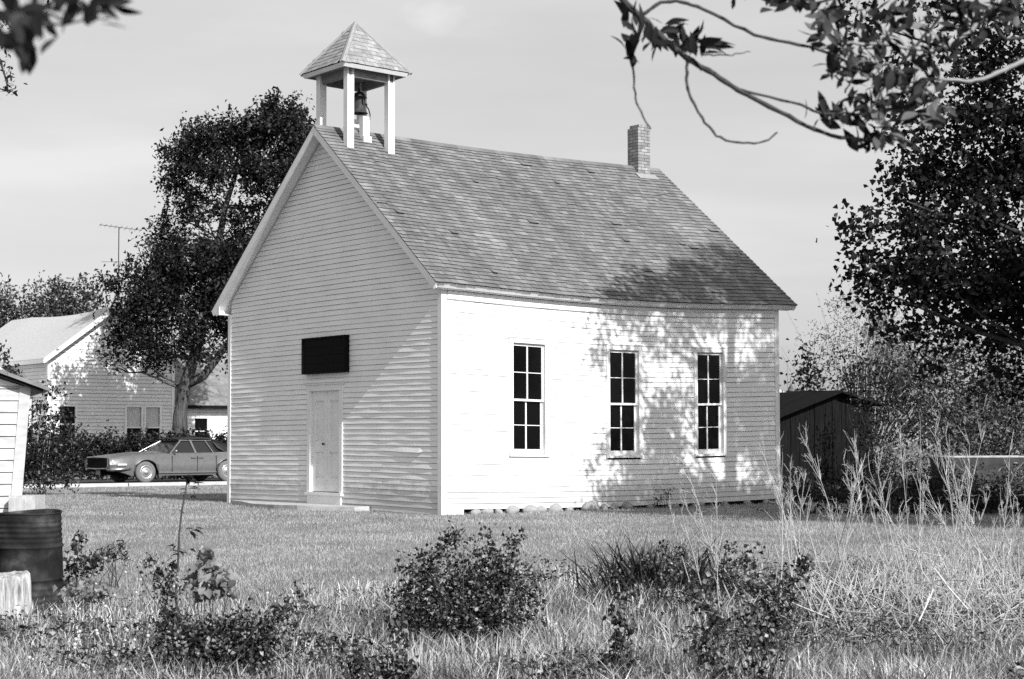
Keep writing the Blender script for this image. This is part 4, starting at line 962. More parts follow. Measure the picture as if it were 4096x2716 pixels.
def bough(v, u, z, r, jit):   # a leaf mass standing between the sun and a spot on the schoolhouse
    p = OO + VV * v + UV * u + np.array([0, 0, z]); t = (27 + rt.uniform(-jit, jit) - p[1]) / SUN[1]; c = p + SUN * t; BT.append((c[0], c[1], c[2], r))
v = 3.75
while v < 8.9:
    z = 0.1
    while z < 4.0:
        vv, zz = v + rt.uniform(-.2, .2), z + rt.uniform(-.2, .2); skip = 0.52 if (vv < 5.0 and zz > 1.5) else (0.12 if vv < 5.8 else 0.3)
        if rt.random() > skip: bough(vv, 0, zz, rt.uniform(.26, .44), 1.3)
        z += 0.56
    v += 0.56
v = 3.9
while v < 9.2:
    u = -0.25
    while u < -0.2 + (v - 3.9) * 0.31:
        if rt.random() < 0.93: bough(v + rt.uniform(-.12, .12), u + rt.uniform(-.1, .1), ZE + SL * (u + EO), rt.uniform(.5, .68), 1.0)
        u += 0.42
    v += 0.45
for k in range(22):   # out of sight, the rest of the crown
    xx = rt.uniform(11.5, 14.0); BT.append((xx, 27 + rt.uniform(-1.6, 1.6), rt.uniform(6, 12.5), rt.uniform(0.8, 1.1)))
tb = (10.2, 27.6, G(10.2, 27.6))
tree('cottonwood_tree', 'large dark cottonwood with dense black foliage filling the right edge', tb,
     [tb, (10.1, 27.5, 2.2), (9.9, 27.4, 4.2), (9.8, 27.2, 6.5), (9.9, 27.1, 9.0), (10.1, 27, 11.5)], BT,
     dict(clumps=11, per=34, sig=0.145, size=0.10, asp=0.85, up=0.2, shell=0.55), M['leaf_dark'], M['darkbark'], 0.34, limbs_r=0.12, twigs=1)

# broad tree before the house
LT = []
D0 = 66.0
for px, py, r, dy in ((650, 285, 1.05, 0), (560, 330, 1.0, .5), (470, 330, .95, 0), (420, 380, .85, -.4), (690, 360, 1.1, .3), (600, 400, .95, -.8), (500, 400, .8, -.5), (395, 425, .55, 0),
                      (440, 455, .6, 0), (380, 520, .45, 0), (430, 500, .4, .4), (640, 530, .85, .8), (560, 560, .7, .6), (370, 590, .55, -.5), (330, 640, .7, 0), (420, 620, .95, -.6), (520, 600, .8, 0),
                      (270, 660, .5, 0), (300, 720, .65, .3), (390, 700, 1.05, -.7), (490, 690, 1.0, -.4), (560, 680, .95, .5), (270, 770, .5, 0), (340, 790, .75, -.6), (430, 780, .7, -.6), (520, 760, .65, .6),
                      (245, 820, .4, 0), (310, 840, .4, -.5), (600, 620, 1.0, .8), (620, 720, 1.0, .8), (520, 830, .35, .2), (560, 790, .5, .4), (680, 450, .8, .6), (600, 580, .7, 1.2), (520, 690, .9, -.9), (460, 760, .6, -.9), (380, 640, .7, .6), (300, 800, .5, .6), (500, 480, .5, .9), (465, 505, .45, -.6), (545, 500, .55, -.5), (590, 490, .5, .6), (480, 600, .9, -1.0), (410, 560, .6, .8), (350, 560, .4, .2), (340, 690, .8, -.8), (560, 620, .9, -.6), (240, 640, .35, 0), (230, 700, .3, .2), (470, 820, .5, -1.0), (370, 830, .55, .7), (690, 300, .7, .8), (610, 300, .8, -.6), (520, 300, .5, .3)):
    q = at(px, py, D0 + dy); LT.append((q[0], q[1], q[2], r * 1.15, r * 1.15, r * 1.0))
q = lambda px, py, dy=0: tuple(at(px, py, D0 + dy))
lb = at(414, 1000, D0); lb = (lb[0], lb[1], G(lb[0], lb[1]))
T = tree('shade_tree', 'broad dark leafy tree with forked trunk standing before the white house', lb,
     [lb, q(416, 960), q(424, 900), q(447, 830), q(470, 740), q(492, 640), q(505, 560), q(520, 480), q(545, 400)], LT,
     dict(clumps=18, per=22, sig=0.19, size=0.17, asp=0.5, up=0.6, shell=0.5, spikes=150), M['leaf_far'], M['bark'], 0.30, limbs_r=0.13)
mb = MB(); b_ = np.array(lb); mb.tube([np.array(q(428, 890)) - b_, np.array(q(470, 868)) - b_, np.array(q(500, 830, .3)) - b_, np.array(q(540, 770, .5)) - b_, np.array(q(590, 690, .7)) - b_], [.2, .17, .14, .1, .06], 8)
mb.build('limb', M['bark'], T, smooth=True)

# tree tops beyond the house
for (lab, pts, sp) in (('rounded tree top showing above the middle of the house roof', ((130, 690, 1.6), (180, 680, 1.3), (95, 700, 1.2), (155, 662, .9), (215, 705, .9)), 40),
                       ('tree top showing above the house roof at the left edge', ((-30, 690, 1.6), (10, 688, 1.0), (38, 700, .9), (60, 712, .6)), 25)):
    bl = []
    for px, py, r in pts: c = at(px, py + 16, 108); bl.append((c[0], c[1], c[2], r * 1.2, r * 1.2, r * 1.3)); bl.append((c[0], c[1], c[2] - 1.8, r * 1.3, r * 1.3, r * 1.4))
    b = (bl[0][0], bl[0][1], G(bl[0][0], bl[0][1]))
    tree('distant_tree', lab, b, [b, (b[0], b[1], 3), (b[0], b[1], bl[0][2])], bl, dict(clumps=2.6, per=12, sig=0.28, size=0.26, asp=0.5, up=.4, spikes=sp), M['leaf_gray'], M['bark'], 0.35, group='trees beyond the house')

# hedge along the road
hb = []
for k in range(34):
    x = 60 + k * 18 + rt.uniform(-4, 4); c = at(x, 1060, 61.6 + 4.2 * k / 33)
    hb += [(c[0], c[1], 0.55, .55, .5, .6), (c[0] + .1, c[1], 1.15 + 0.1 * math.sin(k * 1.3), .5, .45, .45)]
HG = empty('hedge', (-12, 62.5, 0)); tag(HG, 'long dark clipped hedge running behind the parked car', 'hedge')
foliage('foliage', [(x + 12, y - 62.5, z, a, b, c) for x, y, z, a, b, c in hb], M['leaf_mid'], HG, clumps=38, per=16, sig=0.13, size=0.13, asp=0.55, up=.4, spikes=120)
mb = MB()
for x, y, z, a, b, c in hb[::2]: mb.tube(wob((x + 12, y - 62.5, -0.1), (x + 12, y - 62.5, 1.3), 4, .05), .03, 5)
mb.build('stems', M['darkbark'], HG)

def shrub(name, label, base, blobs, kw, mat, stems=10, barkm=None, group=None, cat='shrub', sr=0.012):
    T = empty(name, tuple(base)); tag(T, label, cat, group); b = np.array(base); mb = MB()
    for i in range(stems):
        bl = blobs[i % len(blobs)]; c = np.array(bl[:3]) - b + rdir(1)[0] * np.array(bl[3:6] if len(bl) > 5 else [bl[3]] * 3) * 0.75
        s = np.array([rng.normal() * 0.06, rng.normal() * 0.06, -0.05]); pts = wob(s, c, 5, 0.03 * np.linalg.norm(c)); mb.tube(pts, [sr * (1 - .14 * k) for k in range(6)], 5)
    mb.build('stems', barkm or M['darkbark'], T, smooth=True)
    foliage('foliage', [tuple(np.array(bl[:3]) - b) + tuple(bl[3:]) for bl in blobs], mat, T, **kw); return T
def pxblobs(lst): return [tuple(at(px, py, Y)) + (r, r, r * 1.1) for px, py, Y, r in lst]
def gbase(px, Y):
    c = at(px, 1100, Y); return (c[0], c[1], G(c[0], c[1]))

# lilac between white shed and hedge
shrub('lilac_bush', 'tall leafy bush between the white shed and the hedge', gbase(95, 44.5), pxblobs([(110, 900, 44, .3), (85, 960, 44.5, .5), (130, 950, 45, .35), (75, 1030, 44, .55), (150, 1010, 44.6, .45), (110, 1070, 44, .55), (60, 1100, 44, .45), (160, 1080, 44.3, .4), (35, 1000, 44, .5), (20, 1080, 44, .5), (115, 1110, 43.8, .35)]),
      dict(clumps=34, per=15, sig=0.12, size=0.11, asp=.6, up=.4), M['leaf_mid'], 16, M['paletwig'])
shrub('young_tree', 'small dark leafy branch tip rising beside the white shed roof', gbase(2, 36), pxblobs([(10, 830, 36, .2), (-5, 860, 36, .22), (22, 850, 36, .12), (0, 810, 36, .12)]), dict(clumps=90, per=10, sig=.08, size=.1, asp=.6), M['leaf_mid'], 6, M['twig'])

# right hand background growth
def wispy(name, label, px, Y, top, spread, n, seed, barkm=M['paletwig'], leafm=M['leaf_pale'], nl=5200, size=.10, group=None):
    r = np.random.default_rng(seed); b = np.array(gbase(px, Y)); T = empty(name, tuple(b)); tag(T, label, 'tree', group); mb = MB(); tips = []
    H = at(px, top, Y)[2] - b[2]
    def grow(p, d, ln, rad, lev):
        q = [p]; dd = d
        for k in range(4): dd = unit((dd + r.normal(size=3) * 0.13 + np.array([0, 0, .05]))[None])[0]; q.append(q[-1] + dd * ln / 4)
        mb.tube(q, [rad * (1 - .15 * k) for k in range(5)], 4 if lev else 6, False)
        tips.extend(q[1:] if lev > 1 else [])
        if lev < 4:
            for k in range(3 if lev else n): 
                a = unit((dd + r.normal(size=3) * (0.5 if lev else spread))[None])[0]; grow(q[r.integers(2, 5)], a, ln * r.uniform(.5, .75), rad * .55, lev + 1)
    grow(np.zeros(3), np.array([0, 0, 1.0]), H * .42, 0.07, 0)
    mb.build('trunk', barkm, T)
    tp = np.array(tips); p = tp[r.integers(0, len(tp), nl)] + r.normal(size=(nl, 3)) * .13
    A = unit(r.normal(size=(nl, 3))); V, Tt = leaf_tris(p, A, unit(r.normal(size=(nl, 3)) + [0, 0, .4]), size * r.uniform(.6, 1.3, nl), size * .5 * r.uniform(.6, 1.3, nl))
    tri_mesh('crown', V, Tt, leafm, T); return T
wispy('budding_tree', 'pale wispy young tree just coming into leaf beyond the board shed', 1990, 60, 690, .75, 7, 3, nl=9500, size=.15)
wispy('budding_tree', 'smaller pale wispy tree close to the dark cottonwood trunk', 2330, 50, 830, .7, 6, 8, nl=5000, group=None)
shrub('background_shrub', 'round dark-leaved shrub by the roof of the board shed', gbase(1850, 54), pxblobs([(1850, 850, 54, .5), (1880, 880, 54, .55), (1830, 880, 54, .35), (1870, 930, 54, .8), (1860, 820, 54, .25)]), dict(clumps=9, per=15, sig=.17, size=.16, asp=.6), M['leaf_far'], 10, group='shrubs beyond the board shed')
shrub('background_shrub', 'dark shrub overhanging the right side of the board shed roof', gbase(1990, 47), pxblobs([(1960, 880, 47, .75), (2010, 920, 46.5, .7), (1985, 840, 47, .5), (2040, 870, 47, .8), (2070, 930, 46.5, .8), (2040, 990, 46, .7), (2100, 990, 46, .6)]), dict(clumps=12, per=15, sig=.15, size=.11, asp=.5), M['leaf_mid'], 14, group='shrubs beyond the board shed')
shrub('background_shrub', 'gray-leaved thicket behind the trough at the far right', gbase(2230, 48), pxblobs([(2120, 850, 49, .9), (2180, 870, 48, 1.0), (2250, 850, 48.5, 1.1), (2330, 870, 48, 1.1), (2150, 950, 47.5, 1.0), (2230, 960, 47, 1.1), (2320, 960, 47, 1.1), (2380, 930, 47, 1.0), (2180, 1020, 46.5, .7), (2280, 1025, 46.5, .8), (2360, 1020, 46.5, .8)]), dict(clumps=9, per=16, sig=.19, size=.13, asp=.5), M['leaf_gray'], 26, M['paletwig'], sr=.03, group='shrubs beyond the board shed')
shrub('background_shrub', 'pale weedy bush in the gap between board shed and trough', gbase(2060, 42), pxblobs([(2040, 1050, 42, .35), (2085, 1058, 42, .35), (2130, 1072, 42, .3), (2290, 1100, 35, .25), (2220, 1098, 35.5, .22), (2350, 1100, 35, .25)]), dict(clumps=60, per=14, sig=.1, size=.1, asp=.3), M['leaf_pale'], 10, group='shrubs beyond the board shed')
shrub('background_shrub', 'low dark weeds along the ground behind the stock trough', gbase(2200, 43.5), pxblobs([(1985 + 26 * i, 1085 + 8 * math.sin(i * 2.2), 43.5 + .6 * math.sin(i * 1.7), .42 + .1 * math.sin(i * 3.1)) for i in range(17)]), dict(clumps=40, per=15, sig=.12, size=.09, asp=.45), M['leaf_mid'], 20, group='shrubs beyond the board shed')
shrub('background_shrub', 'dark tangled weeds hiding the foot of the stock trough', gbase(2280, 35.0), pxblobs([(2120 + 24 * i, 1128 + 10 * math.sin(i * 2.7), 35.2 + .4 * math.sin(i * 1.3), .32 + .07 * math.sin(i * 3.7)) for i in range(13)]), dict(clumps=60, per=16, sig=.11, size=.085, asp=.4), M['leaf_mid'], 20, group='shrubs beyond the board shed')  # dark leaf colour stands in for the black shade at the trough foot
shrub('background_shrub', 'dark leafy growth drooping over the right corner of the board shed', gbase(2030, 42.5), pxblobs([(1995, 940, 42.6, .35), (2015, 980, 42.5, .4), (2030, 1030, 42.4, .42), (2005, 1010, 42.5, .3), (1975, 915, 42.7, .25), (2040, 1080, 42.3, .45), (2010, 1070, 42.4, .3)]), dict(clumps=45, per=16, sig=.12, size=.09, asp=.5), M['leaf_mid'], 12, group='shrubs beyond the board shed')
shrub('pale_brush', 'tall pale wispy brush rising beyond the board shed to the eave height', gbase(1985, 56), pxblobs([(1900, 770, 56, .55), (1950, 725, 56, .6), (2000, 715, 56.5, .6), (2050, 750, 56, .7), (1890, 830, 56, .6), (1960, 800, 56, .9), (2040, 820, 56, .9), (1860, 790, 56, .3), (2100, 780, 56, .7), (2100, 850, 56, .8), (1925, 700, 56, .25), (1985, 675, 56, .25), (2150, 820, 57, .9), (2230, 800, 57, .9), (2330, 800, 57, .9)]), dict(clumps=9, per=16, sig=.2, size=.13, asp=.35, up=.3), M['leaf_pale'], 46, M['paletwig'], cat='brush', sr=.028)
r_ = np.random.default_rng(77); n_ = 60000; Yv = r_.uniform(30.5, 47, n_); Xv = Yv * r_.uniform(.10, .33, n_); q_ = np.stack([Xv - OO[0], Yv - OO[1]], -1); k_ = ~((q_ @ VV[:2] > -1) & (q_ @ VV[:2] < L + .4) & (q_ @ UV[:2] > -4.4 - .5 * r_.normal(size=n_)))
Xv, Yv = Xv[k_], Yv[k_]; n_ = len(Xv); f_ = .5 + .5 * np.sin(1.3 * Xv + .8 * Yv) * np.sin(1.1 * Yv - .6 * Xv); Cv = np.stack([Xv, Yv, ground_z(Xv, Yv) + r_.random(n_) ** 1.4 * (.06 + .34 * f_)], -1)
V, T_ = leaf_tris(Cv, r_.normal(size=(n_, 3)) * [.7, .7, 1], r_.normal(size=(n_, 3)), r_.uniform(.06, .17, n_), r_.uniform(.02, .05, n_)); o = tri_mesh('shade_fill_weeds', V, T_, M['leaf_mid']); tag(o, 'dark weeds added to deepen the shade on the ground right of the schoolhouse', 'weeds', kind='stuff')  # added plants: their dark leaves blacken the shaded ground
# tree line far behind everything, one mass
tb_ = []
for k in range(60):
    x = -150 + k * 6 + rt.uniform(-2, 2)
    if -50 < x < -8: continue
    tb_.append((x, 190 + rt.uniform(-12, 12), 2.0, 4.5, 3.5, rt.uniform(2.5, 4.2)))
o = foliage('far_tree_line', tb_, M['leaf_gray'], None, clumps=.5, per=12, sig=.7, size=.9, asp=.6); tag(o, 'far low line of trees along the horizon', 'trees', kind='stuff')

# ------------------------------------------------------------------ overhanging branches near the camera
def blade_leaf(parts, p, a, nrm, ln, wd, droop=.25, segs=5):
    a = unit(a[None])[0]; b = unit(np.cross(a, nrm)[None])[0]; nn = np.cross(b, a); V = []; T = []
    prof = [0.05, .62, 1.0, .86, .5, 0.02]
    for k in range(segs + 1):
        t = k / segs; c = p + a * ln * t - nn * ln * droop * t * t; w = wd * .5 * prof[k]
        V += [c + b * w + nn * w * .25, c, c - b * w + nn * w * .25]
    for k in range(segs):
        i = k * 3
        for u in (0, 1): T += [(i + u, i + u + 1, i + u + 4), (i + u, i + u + 4, i + u + 3)]
    parts.append((np.array(V), np.array(T)))
def branch(name, label, Y, limbs, clusters, leafm, pale=(), nk=1.0, lk=1.0):
    b = at(limbs[0][0][0][0], limbs[0][0][0][1], Y); T = empty(name, tuple(b)); tag(T, label, 'branch')
    for i, (pts, w0, w1) in enumerate(limbs):
        P = [at(q[0], q[1], Y + (q[2] if len(q) > 2 else 0)) - b for q in pts]; 
        # resample smoothly
        P = np.array(P); t = np.linspace(0, len(P) - 1, 4 * (len(P) - 1) + 1); out = []
        for u in t:
            k = min(int(u), len(P) - 2); f = u - k; p0, p1, p2, p3 = P[max(k - 1, 0)], P[k], P[k + 1], P[min(k + 2, len(P) - 1)]
            out.append(.5 * ((2 * p1) + (-p0 + p2) * f + (2 * p0 - 5 * p1 + 4 * p2 - p3) * f * f + (-p0 + 3 * p1 - 3 * p2 + p3) * f ** 3) + rng.normal(size=3) * .0015)
        m = len(out); s = 1 / ppm(Y) / 2
        MB().tube(out, [(w0 + (w1 - w0) * k / (m - 1)) * s * (1 + .12 * math.sin(k * 2.4)) for k in range(m)], 7).build('limb', M['paletwig'] if i in pale else M['twig'], T, smooth=True)
    for mi, mt in enumerate(leafm):
        parts = []
        for (px, py, sx, sy, n, ang, spr, ln, m_) in clusters:
            if m_ != mi: continue
            for _ in range(int(n * (nk if px > 1680 else 1.15))):
                c = at(px + rng.normal() * sx, py + rng.normal() * sy, Y + rng.normal() * .12) - b; a_ = math.radians(ang + rng.normal() * spr)
                a = np.array([math.cos(a_), rng.normal() * .45, -math.sin(a_)]); nr = unit((rng.normal(size=3) + np.array([0, -.6, .9]))[None])[0]
                l = ln / ppm(Y) * rng.uniform(.5, 1.15) * lk; blade_leaf(parts, c, a, nr, l, l * rng.uniform(.3, .46), rng.uniform(.05, .4))
        if parts: V, Tt = merge(parts); tri_mesh('leaves', V, Tt, mt, T, smooth=True)
    return T
branch('overhanging_branch', 'drooping leafy branches hanging into the top right corner near the camera', 4.6,
  [([(1405, -60), (1440, 2), (1482, 40), (1532, 88), (1585, 132), (1650, 172), (1705, 208), (1800, 258), (1880, 298), (1960, 322), (2040, 322)], 18, 8),
   ([(1484, 34), (1525, 8), (1575, 6), (1625, 22), (1720, 70), (1800, 95), (1890, 114), (1950, 140), (2010, 175)], 9, 7),
   ([(1890, 114), (1945, 102), (2040, 102), (2130, 116), (2180, 112), (2230, 82), (2290, 20), (2420, -130), (2640, -420)], 7, 14),
   ([(1468, 70), (1460, 130), (1462, 165), (1466, 215), (1480, 258), (1505, 298)], 6, 4),
   ([(1588, 140), (1585, 180), (1595, 228), (1630, 285), (1665, 318), (1715, 331), (1765, 326), (1797, 305)], 8, 4),
   ([(1705, 206), (1760, 218), (1850, 243), (1900, 262), (1965, 264), (2000, 290)], 6, 7),
   ([(2160, 180), (2215, 186), (2265, 184), (2310, 166), (2365, 140), (2520, 60), (2800, -120), (3100, -420)], 7, 17),
   ([(1618, 124), (1660, 127), (1700, 125), (1732, 119)], 4, 2),
   ([(1700, -30), (1800, 8), (1900, 2), (1990, -20), (2060, -60)], 6, 7),
   ([(1950, 215), (1970, 180), (1985, 160)], 5, 4), ([(2190, -40), (2170, 40), (2120, 100), (2050, 190), (2010, 260)], 9, 5), ([(2280, -60), (2300, 60), (2340, 90), (2420, 60)], 8, 7)],
  [(1470, 80, 11, 22, 10, -95, 16, 88, 0), (1492, 115, 14, 20, 7, -75, 25, 76, 0), (1460, 130, 5, 18, 6, -95, 14, 80, 0), (1545, 70, 22, 16, 8, -35, 50, 75, 0), (1590, 105, 28, 14, 11, -15, 50, 84, 0), (1620, 98, 10, 8, 6, 4, 14, 105, 0), (1572, 125, 20, 10, 12, -105, 30, 80, 0), (1530, 60, 14, 10, 6, 40, 30, 70, 0),
   (1700, 5, 16, 8, 5, -75, 25, 55, 0), (1790, 5, 26, 8, 9, -70, 30, 65, 0), (1850, 15, 20, 12, 7, -70, 30, 65, 0), (1900, 70, 24, 26, 14, -60, 60, 60, 1), (1960, 60, 34, 34, 16, -60, 70, 60, 0), (2040, 40, 40, 36, 22, -40, 80, 60, 0), (2100, 80, 50, 36, 22, -40, 80, 60, 1),
   (1940, 165, 20, 22, 10, -80, 50, 60, 0), (1990, 150, 34, 34, 22, -70, 70, 55, 1), (2060, 170, 40, 30, 20, -40, 70, 60, 1), (2030, 230, 40, 24, 22, -60, 60, 60, 0), (2110, 220, 36, 22, 18, -20, 50, 65, 1), (1905, 275, 16, 14, 7, -80, 40, 60, 0), (1975, 275, 26, 14, 14, -40, 60, 60, 0), (2050, 290, 30, 18, 12, -20, 40, 85, 1), (2130, 270, 30, 16, 10, -25, 40, 80, 1),
   (1985, 340, 14, 8, 5, -85, 30, 70, 0), (2020, 345, 10, 8, 4, -75, 25, 70, 1), (2150, 290, 14, 8, 4, -80, 25, 70, 1), (2190, 40, 40, 30, 18, -50, 80, 60, 0), (2280, 40, 40, 30, 20, -50, 80, 60, 0), (2340, 30, 30, 26, 14, -50, 80, 60, 1), (2230, 120, 40, 24, 9, -40, 80, 55, 0), (2140, 130, 30, 30, 12, -40, 80, 55, 0)],
  [M['leaf_near'], M['leaf_near2']], pale=(2, 6), nk=2.3, lk=0.82)
branch('near_twig', 'blurred leafy twig very close to the camera at the top left corner', 2.1,
  [([(-60, -80), (0, -20), (60, 40), (120, 60), (200, 40), (260, 42)], 12, 4), ([(40, 20), (60, 90), (70, 150)], 8, 4), ([(150, -60), (180, 0), (210, 40)], 7, 4)],
  [(20, 30, 30, 22, 9, -40, 60, 110, 0), (95, 20, 34, 24, 10, -30, 60, 110, 0), (160, 30, 30, 16, 8, -40, 40, 100, 0), (215, 38, 20, 10, 5, -5, 25, 95, 0), (205, 60, 8, 10, 3, -75, 15, 80, 0), (70, 110, 10, 22, 6, -90, 20, 100, 0), (66, 160, 9, 14, 9, -85, 20, 90, 0), (75, 110, 12, 20, 8, -95, 20, 90, 0), (30, 70, 20, 20, 5, -60, 40, 90, 1), (130, 50, 20, 16, 5, -50, 40, 90, 1), (250, 5, 18, 8, 4, -20, 25, 70, 0)],
  [M['leaf_near'], M['leaf_near2']])
branch('small_branch', 'sharp small leafed branch at the left edge below the blurred twig', 16.0,
  [([(-60, 40), (-10, 120), (10, 170), (20, 215)], 9, 3), ([(-40, 160), (0, 205), (34, 205)], 5, 2), ([(-40, -20), (0, 30), (30, 70)], 6, 3)],
  [(8, 40, 14, 24, 36, -60, 70, 16, 0), (5, 110, 12, 24, 34, -60, 70, 16, 0), (12, 180, 14, 16, 34, -60, 70, 15, 0), (20, 210, 10, 8, 16, -60, 70, 14, 0), (100, 20, 10, 10, 6, -60, 70, 16, 0)],
  [M['leaf_dark'], M['leaf_dark']])

# ------------------------------------------------------------------ foreground weeds
def weed(label, pxs, Y, n, kw, mat=M['leaf_weed'], stems=8, name='leafy_weed', group='leafy weeds in the foreground grass', base=None, barkm=M['twig'], sr=.006):
    bl = pxblobs([(a, b, Y + rng.normal() * .05, c * (n or 1.22)) for a, b, c in pxs])
    kw = dict(kw, clumps=kw['clumps'] * .8)
    bx = base if base is not None else sum(p[0] for p in pxs) / len(pxs)
    return shrub(name, label, gbase(bx, Y), bl, kw, mat, stems, barkm, group, 'weed', sr)
KW = dict(clumps=1500, per=15, sig=0.035, size=0.030, asp=.8, up=.7, shell=.6)
# the round bush in the middle
weed('tall bushy dark weed in the middle of the foreground grass', [(1040, 1270, .09), (1010, 1300, .09), (1120, 1265, .08), (1160, 1290, .09), (1180, 1265, .04), (960, 1320, .09), (940, 1300, .05), (1000, 1360, .14), (1080, 1340, .15), (1160, 1350, .14), (1220, 1370, .09), (1230, 1345, .05), (960, 1400, .12), (1040, 1420, .16), (1120, 1420, .17), (1200, 1430, .11), (1000, 1460, .11), (1080, 1470, .12), (1160, 1470, .12), (1230, 1450, .06), (1040, 1238, .03), (1190, 1245, .03), (930, 1380, .08), (950, 1440, .1), (990, 1485, .1), (1120, 1490, .12), (1210, 1480, .08)], 12.7, 1.36, dict(KW, clumps=2000), stems=26)
# sprawling bush left with its two arms
weed('low sprawling dark weed with two leaning arms around a bare sapling', [(365, 1330, .05), (378, 1370, .055), (385, 1410, .06), (395, 1450, .07), (420, 1480, .10), (470, 1500, .12), (520, 1500, .12), (560, 1470, .09), (600, 1450, .08), (640, 1430, .05), (670, 1400, .04), (690, 1382, .025), (440, 1540, .12), (520, 1550, .13), (580, 1520, .1), (610, 1540, .07), (400, 1560, .08), (350, 1305, .03), (480, 1440, .05), (560, 1420, .05), (450, 1560, .12), (650, 1405, .045), (388, 1350, .05), (402, 1430, .06), (625, 1460, .06), (560, 1500, .09), (660, 1440, .04)], 11.0, 1.5, dict(KW, clumps=3200, size=.028, sig=.03), stems=24)
weed('dark leafy weed clump cut by the bottom edge of the picture', [(800, 1540, .05), (830, 1560, .06), (790, 1500, .03), (900, 1550, .07), (930, 1520, .06), (925, 1470, .04), (940, 1560, .06), (860, 1575, .06), (920, 1440, .025)], 10.5, 1.3, dict(KW, clumps=3500, size=.034, sig=.025), stems=10)
weed('narrow upright dark weed standing alone right of the middle', [(1432, 1385, .035), (1425, 1415, .045), (1435, 1450, .05), (1430, 1490, .055), (1420, 1530, .06), (1440, 1560, .06), (1405, 1530, .035), (1460, 1520, .03)], 10.9, 1.5, dict(KW, clumps=2800, size=.034, sig=.025), stems=8)
weed('tall dark weed with ragged arm before the dry stalks', [(1640, 1400, .07), (1650, 1450, .08), (1640, 1500, .08), (1650, 1540, .08), (1620, 1370, .05), (1730, 1290, .04), (1740, 1330, .06), (1760, 1370, .08), (1800, 1400, .09), (1830, 1360, .07), (1860, 1330, .04), (1780, 1440, .09), (1740, 1480, .08), (1720, 1420, .07), (1760, 1520, .07), (1860, 1300, .025), (1680, 1560, .08), (1640, 1580, .08), (1740, 1560, .07)], 10.7, 1.1, dict(KW, clumps=2600, size=.034), stems=20)
weed('mid-gray bushy weed behind the dry stalks at the lower right', [(1700, 1330, .12), (1660, 1320, .1), (1560, 1320, .1), (1600, 1360, .12), (1540, 1370, .1), (1580, 1280, .06), (1530, 1260, .06), (1690, 1270, .06)], 14.2, 0, dict(KW, clumps=900), stems=14)
weed('leafy dark weed mixed into the clump of sword leaves', [(1500, 1300, .08), (1540, 1330, .1), (1480, 1340, .09), (1570, 1290, .07), (1510, 1370, .1), (1450, 1370, .08), (1560, 1380, .09), (1420, 1330, .06)], 15.0, 0, dict(KW, clumps=700), stems=12)
weed('small dark weed clump against the right side of the drum', [(175, 1262, .06), (190, 1290, .07), (170, 1310, .06), (205, 1310, .05), (225, 1290, .03), (185, 1245, .03), (200, 1330, .06), (160, 1340, .05)], 15.4, 0, dict(KW, clumps=500, size=.045), stems=10)
weed('little dark weed tuft right of the drum at the lawn edge', [(262, 1268, .05), (275, 1262, .04), (250, 1278, .04), (285, 1280, .04), (238, 1283, .03)], 17.4, 0, dict(KW, clumps=600, size=.05, asp=.3), stems=8)
weed('pale broad-leaved weed low beside the bare sapling', [(465, 1310, .05), (500, 1330, .05), (440, 1345, .05), (520, 1350, .04), (480, 1370, .05)], 12.0, 0, dict(KW, clumps=420, size=.06, asp=.9), M['leaf_pale'], stems=8)
weed('small bushy plant growing against the side wall sill', [(1527, 1155, .12), (1535, 1140, .08), (1515, 1162, .08)], 33.6, 0, dict(KW, clumps=220, size=.06, sig=.06, asp=.3), M['leaf_mid'], stems=8, group=None)
weed('pale dandelion rosette beside the drum base', [(195, 1360, .04), (210, 1375, .05), (240, 1365, .04), (170, 1375, .04)], 13.4, 0, dict(KW, clumps=500, size=.05, asp=.7), M['leaf_pale'], stems=4)

# thin bare sapling
sb = gbase(420, 11.8); SP = empty('sapling', tuple(sb)); tag(SP, 'thin bare sapling rising above the sprawling weed at the lower left', 'sapling')
P = [at(px, py, 11.8) - np.array(sb) for px, py in ((424, 1560), (420, 1490), (410, 1420), (406, 1370), (411, 1300), (414, 1230), (420, 1180), (428, 1140), (432, 1105))]
MB().tube(P, [.011, .0105, .01, .009, .008, .007, .006, .0055, .003], 7).build('stem', M['twig'], SP, smooth=True)
parts = []
for px, py, a, n in ((434, 1098, -60, 5), (436, 1120, -20, 5), (430, 1135, -130, 3), (440, 1140, 60, 3), (430, 1225, -20, 1), (440, 1232, -25, 4), (452, 1225, -10, 3), (405, 1262, -165, 4), (412, 1275, -200, 3), (400, 1290, -170, 4), (416, 1270, 20, 3), (408, 1300, -140, 3), (412, 1180, 20, 1)):
    for _ in range(n):
        c = at(px + rng.normal() * 3, py + rng.normal() * 4, 11.8) - np.array(sb); t = math.radians(a + rng.normal() * 25); l = rng.uniform(.05, .08)
        blade_leaf(parts, c, np.array([math.cos(t), rng.normal() * .5, -abs(math.sin(t)) * .5 + rng.normal() * .25]), np.array([0, -.3, 1.]), l, l * .42, .3)
V, T_ = merge(parts); tri_mesh('leaves', V, T_, M['leaf_near'], SP, smooth=True)

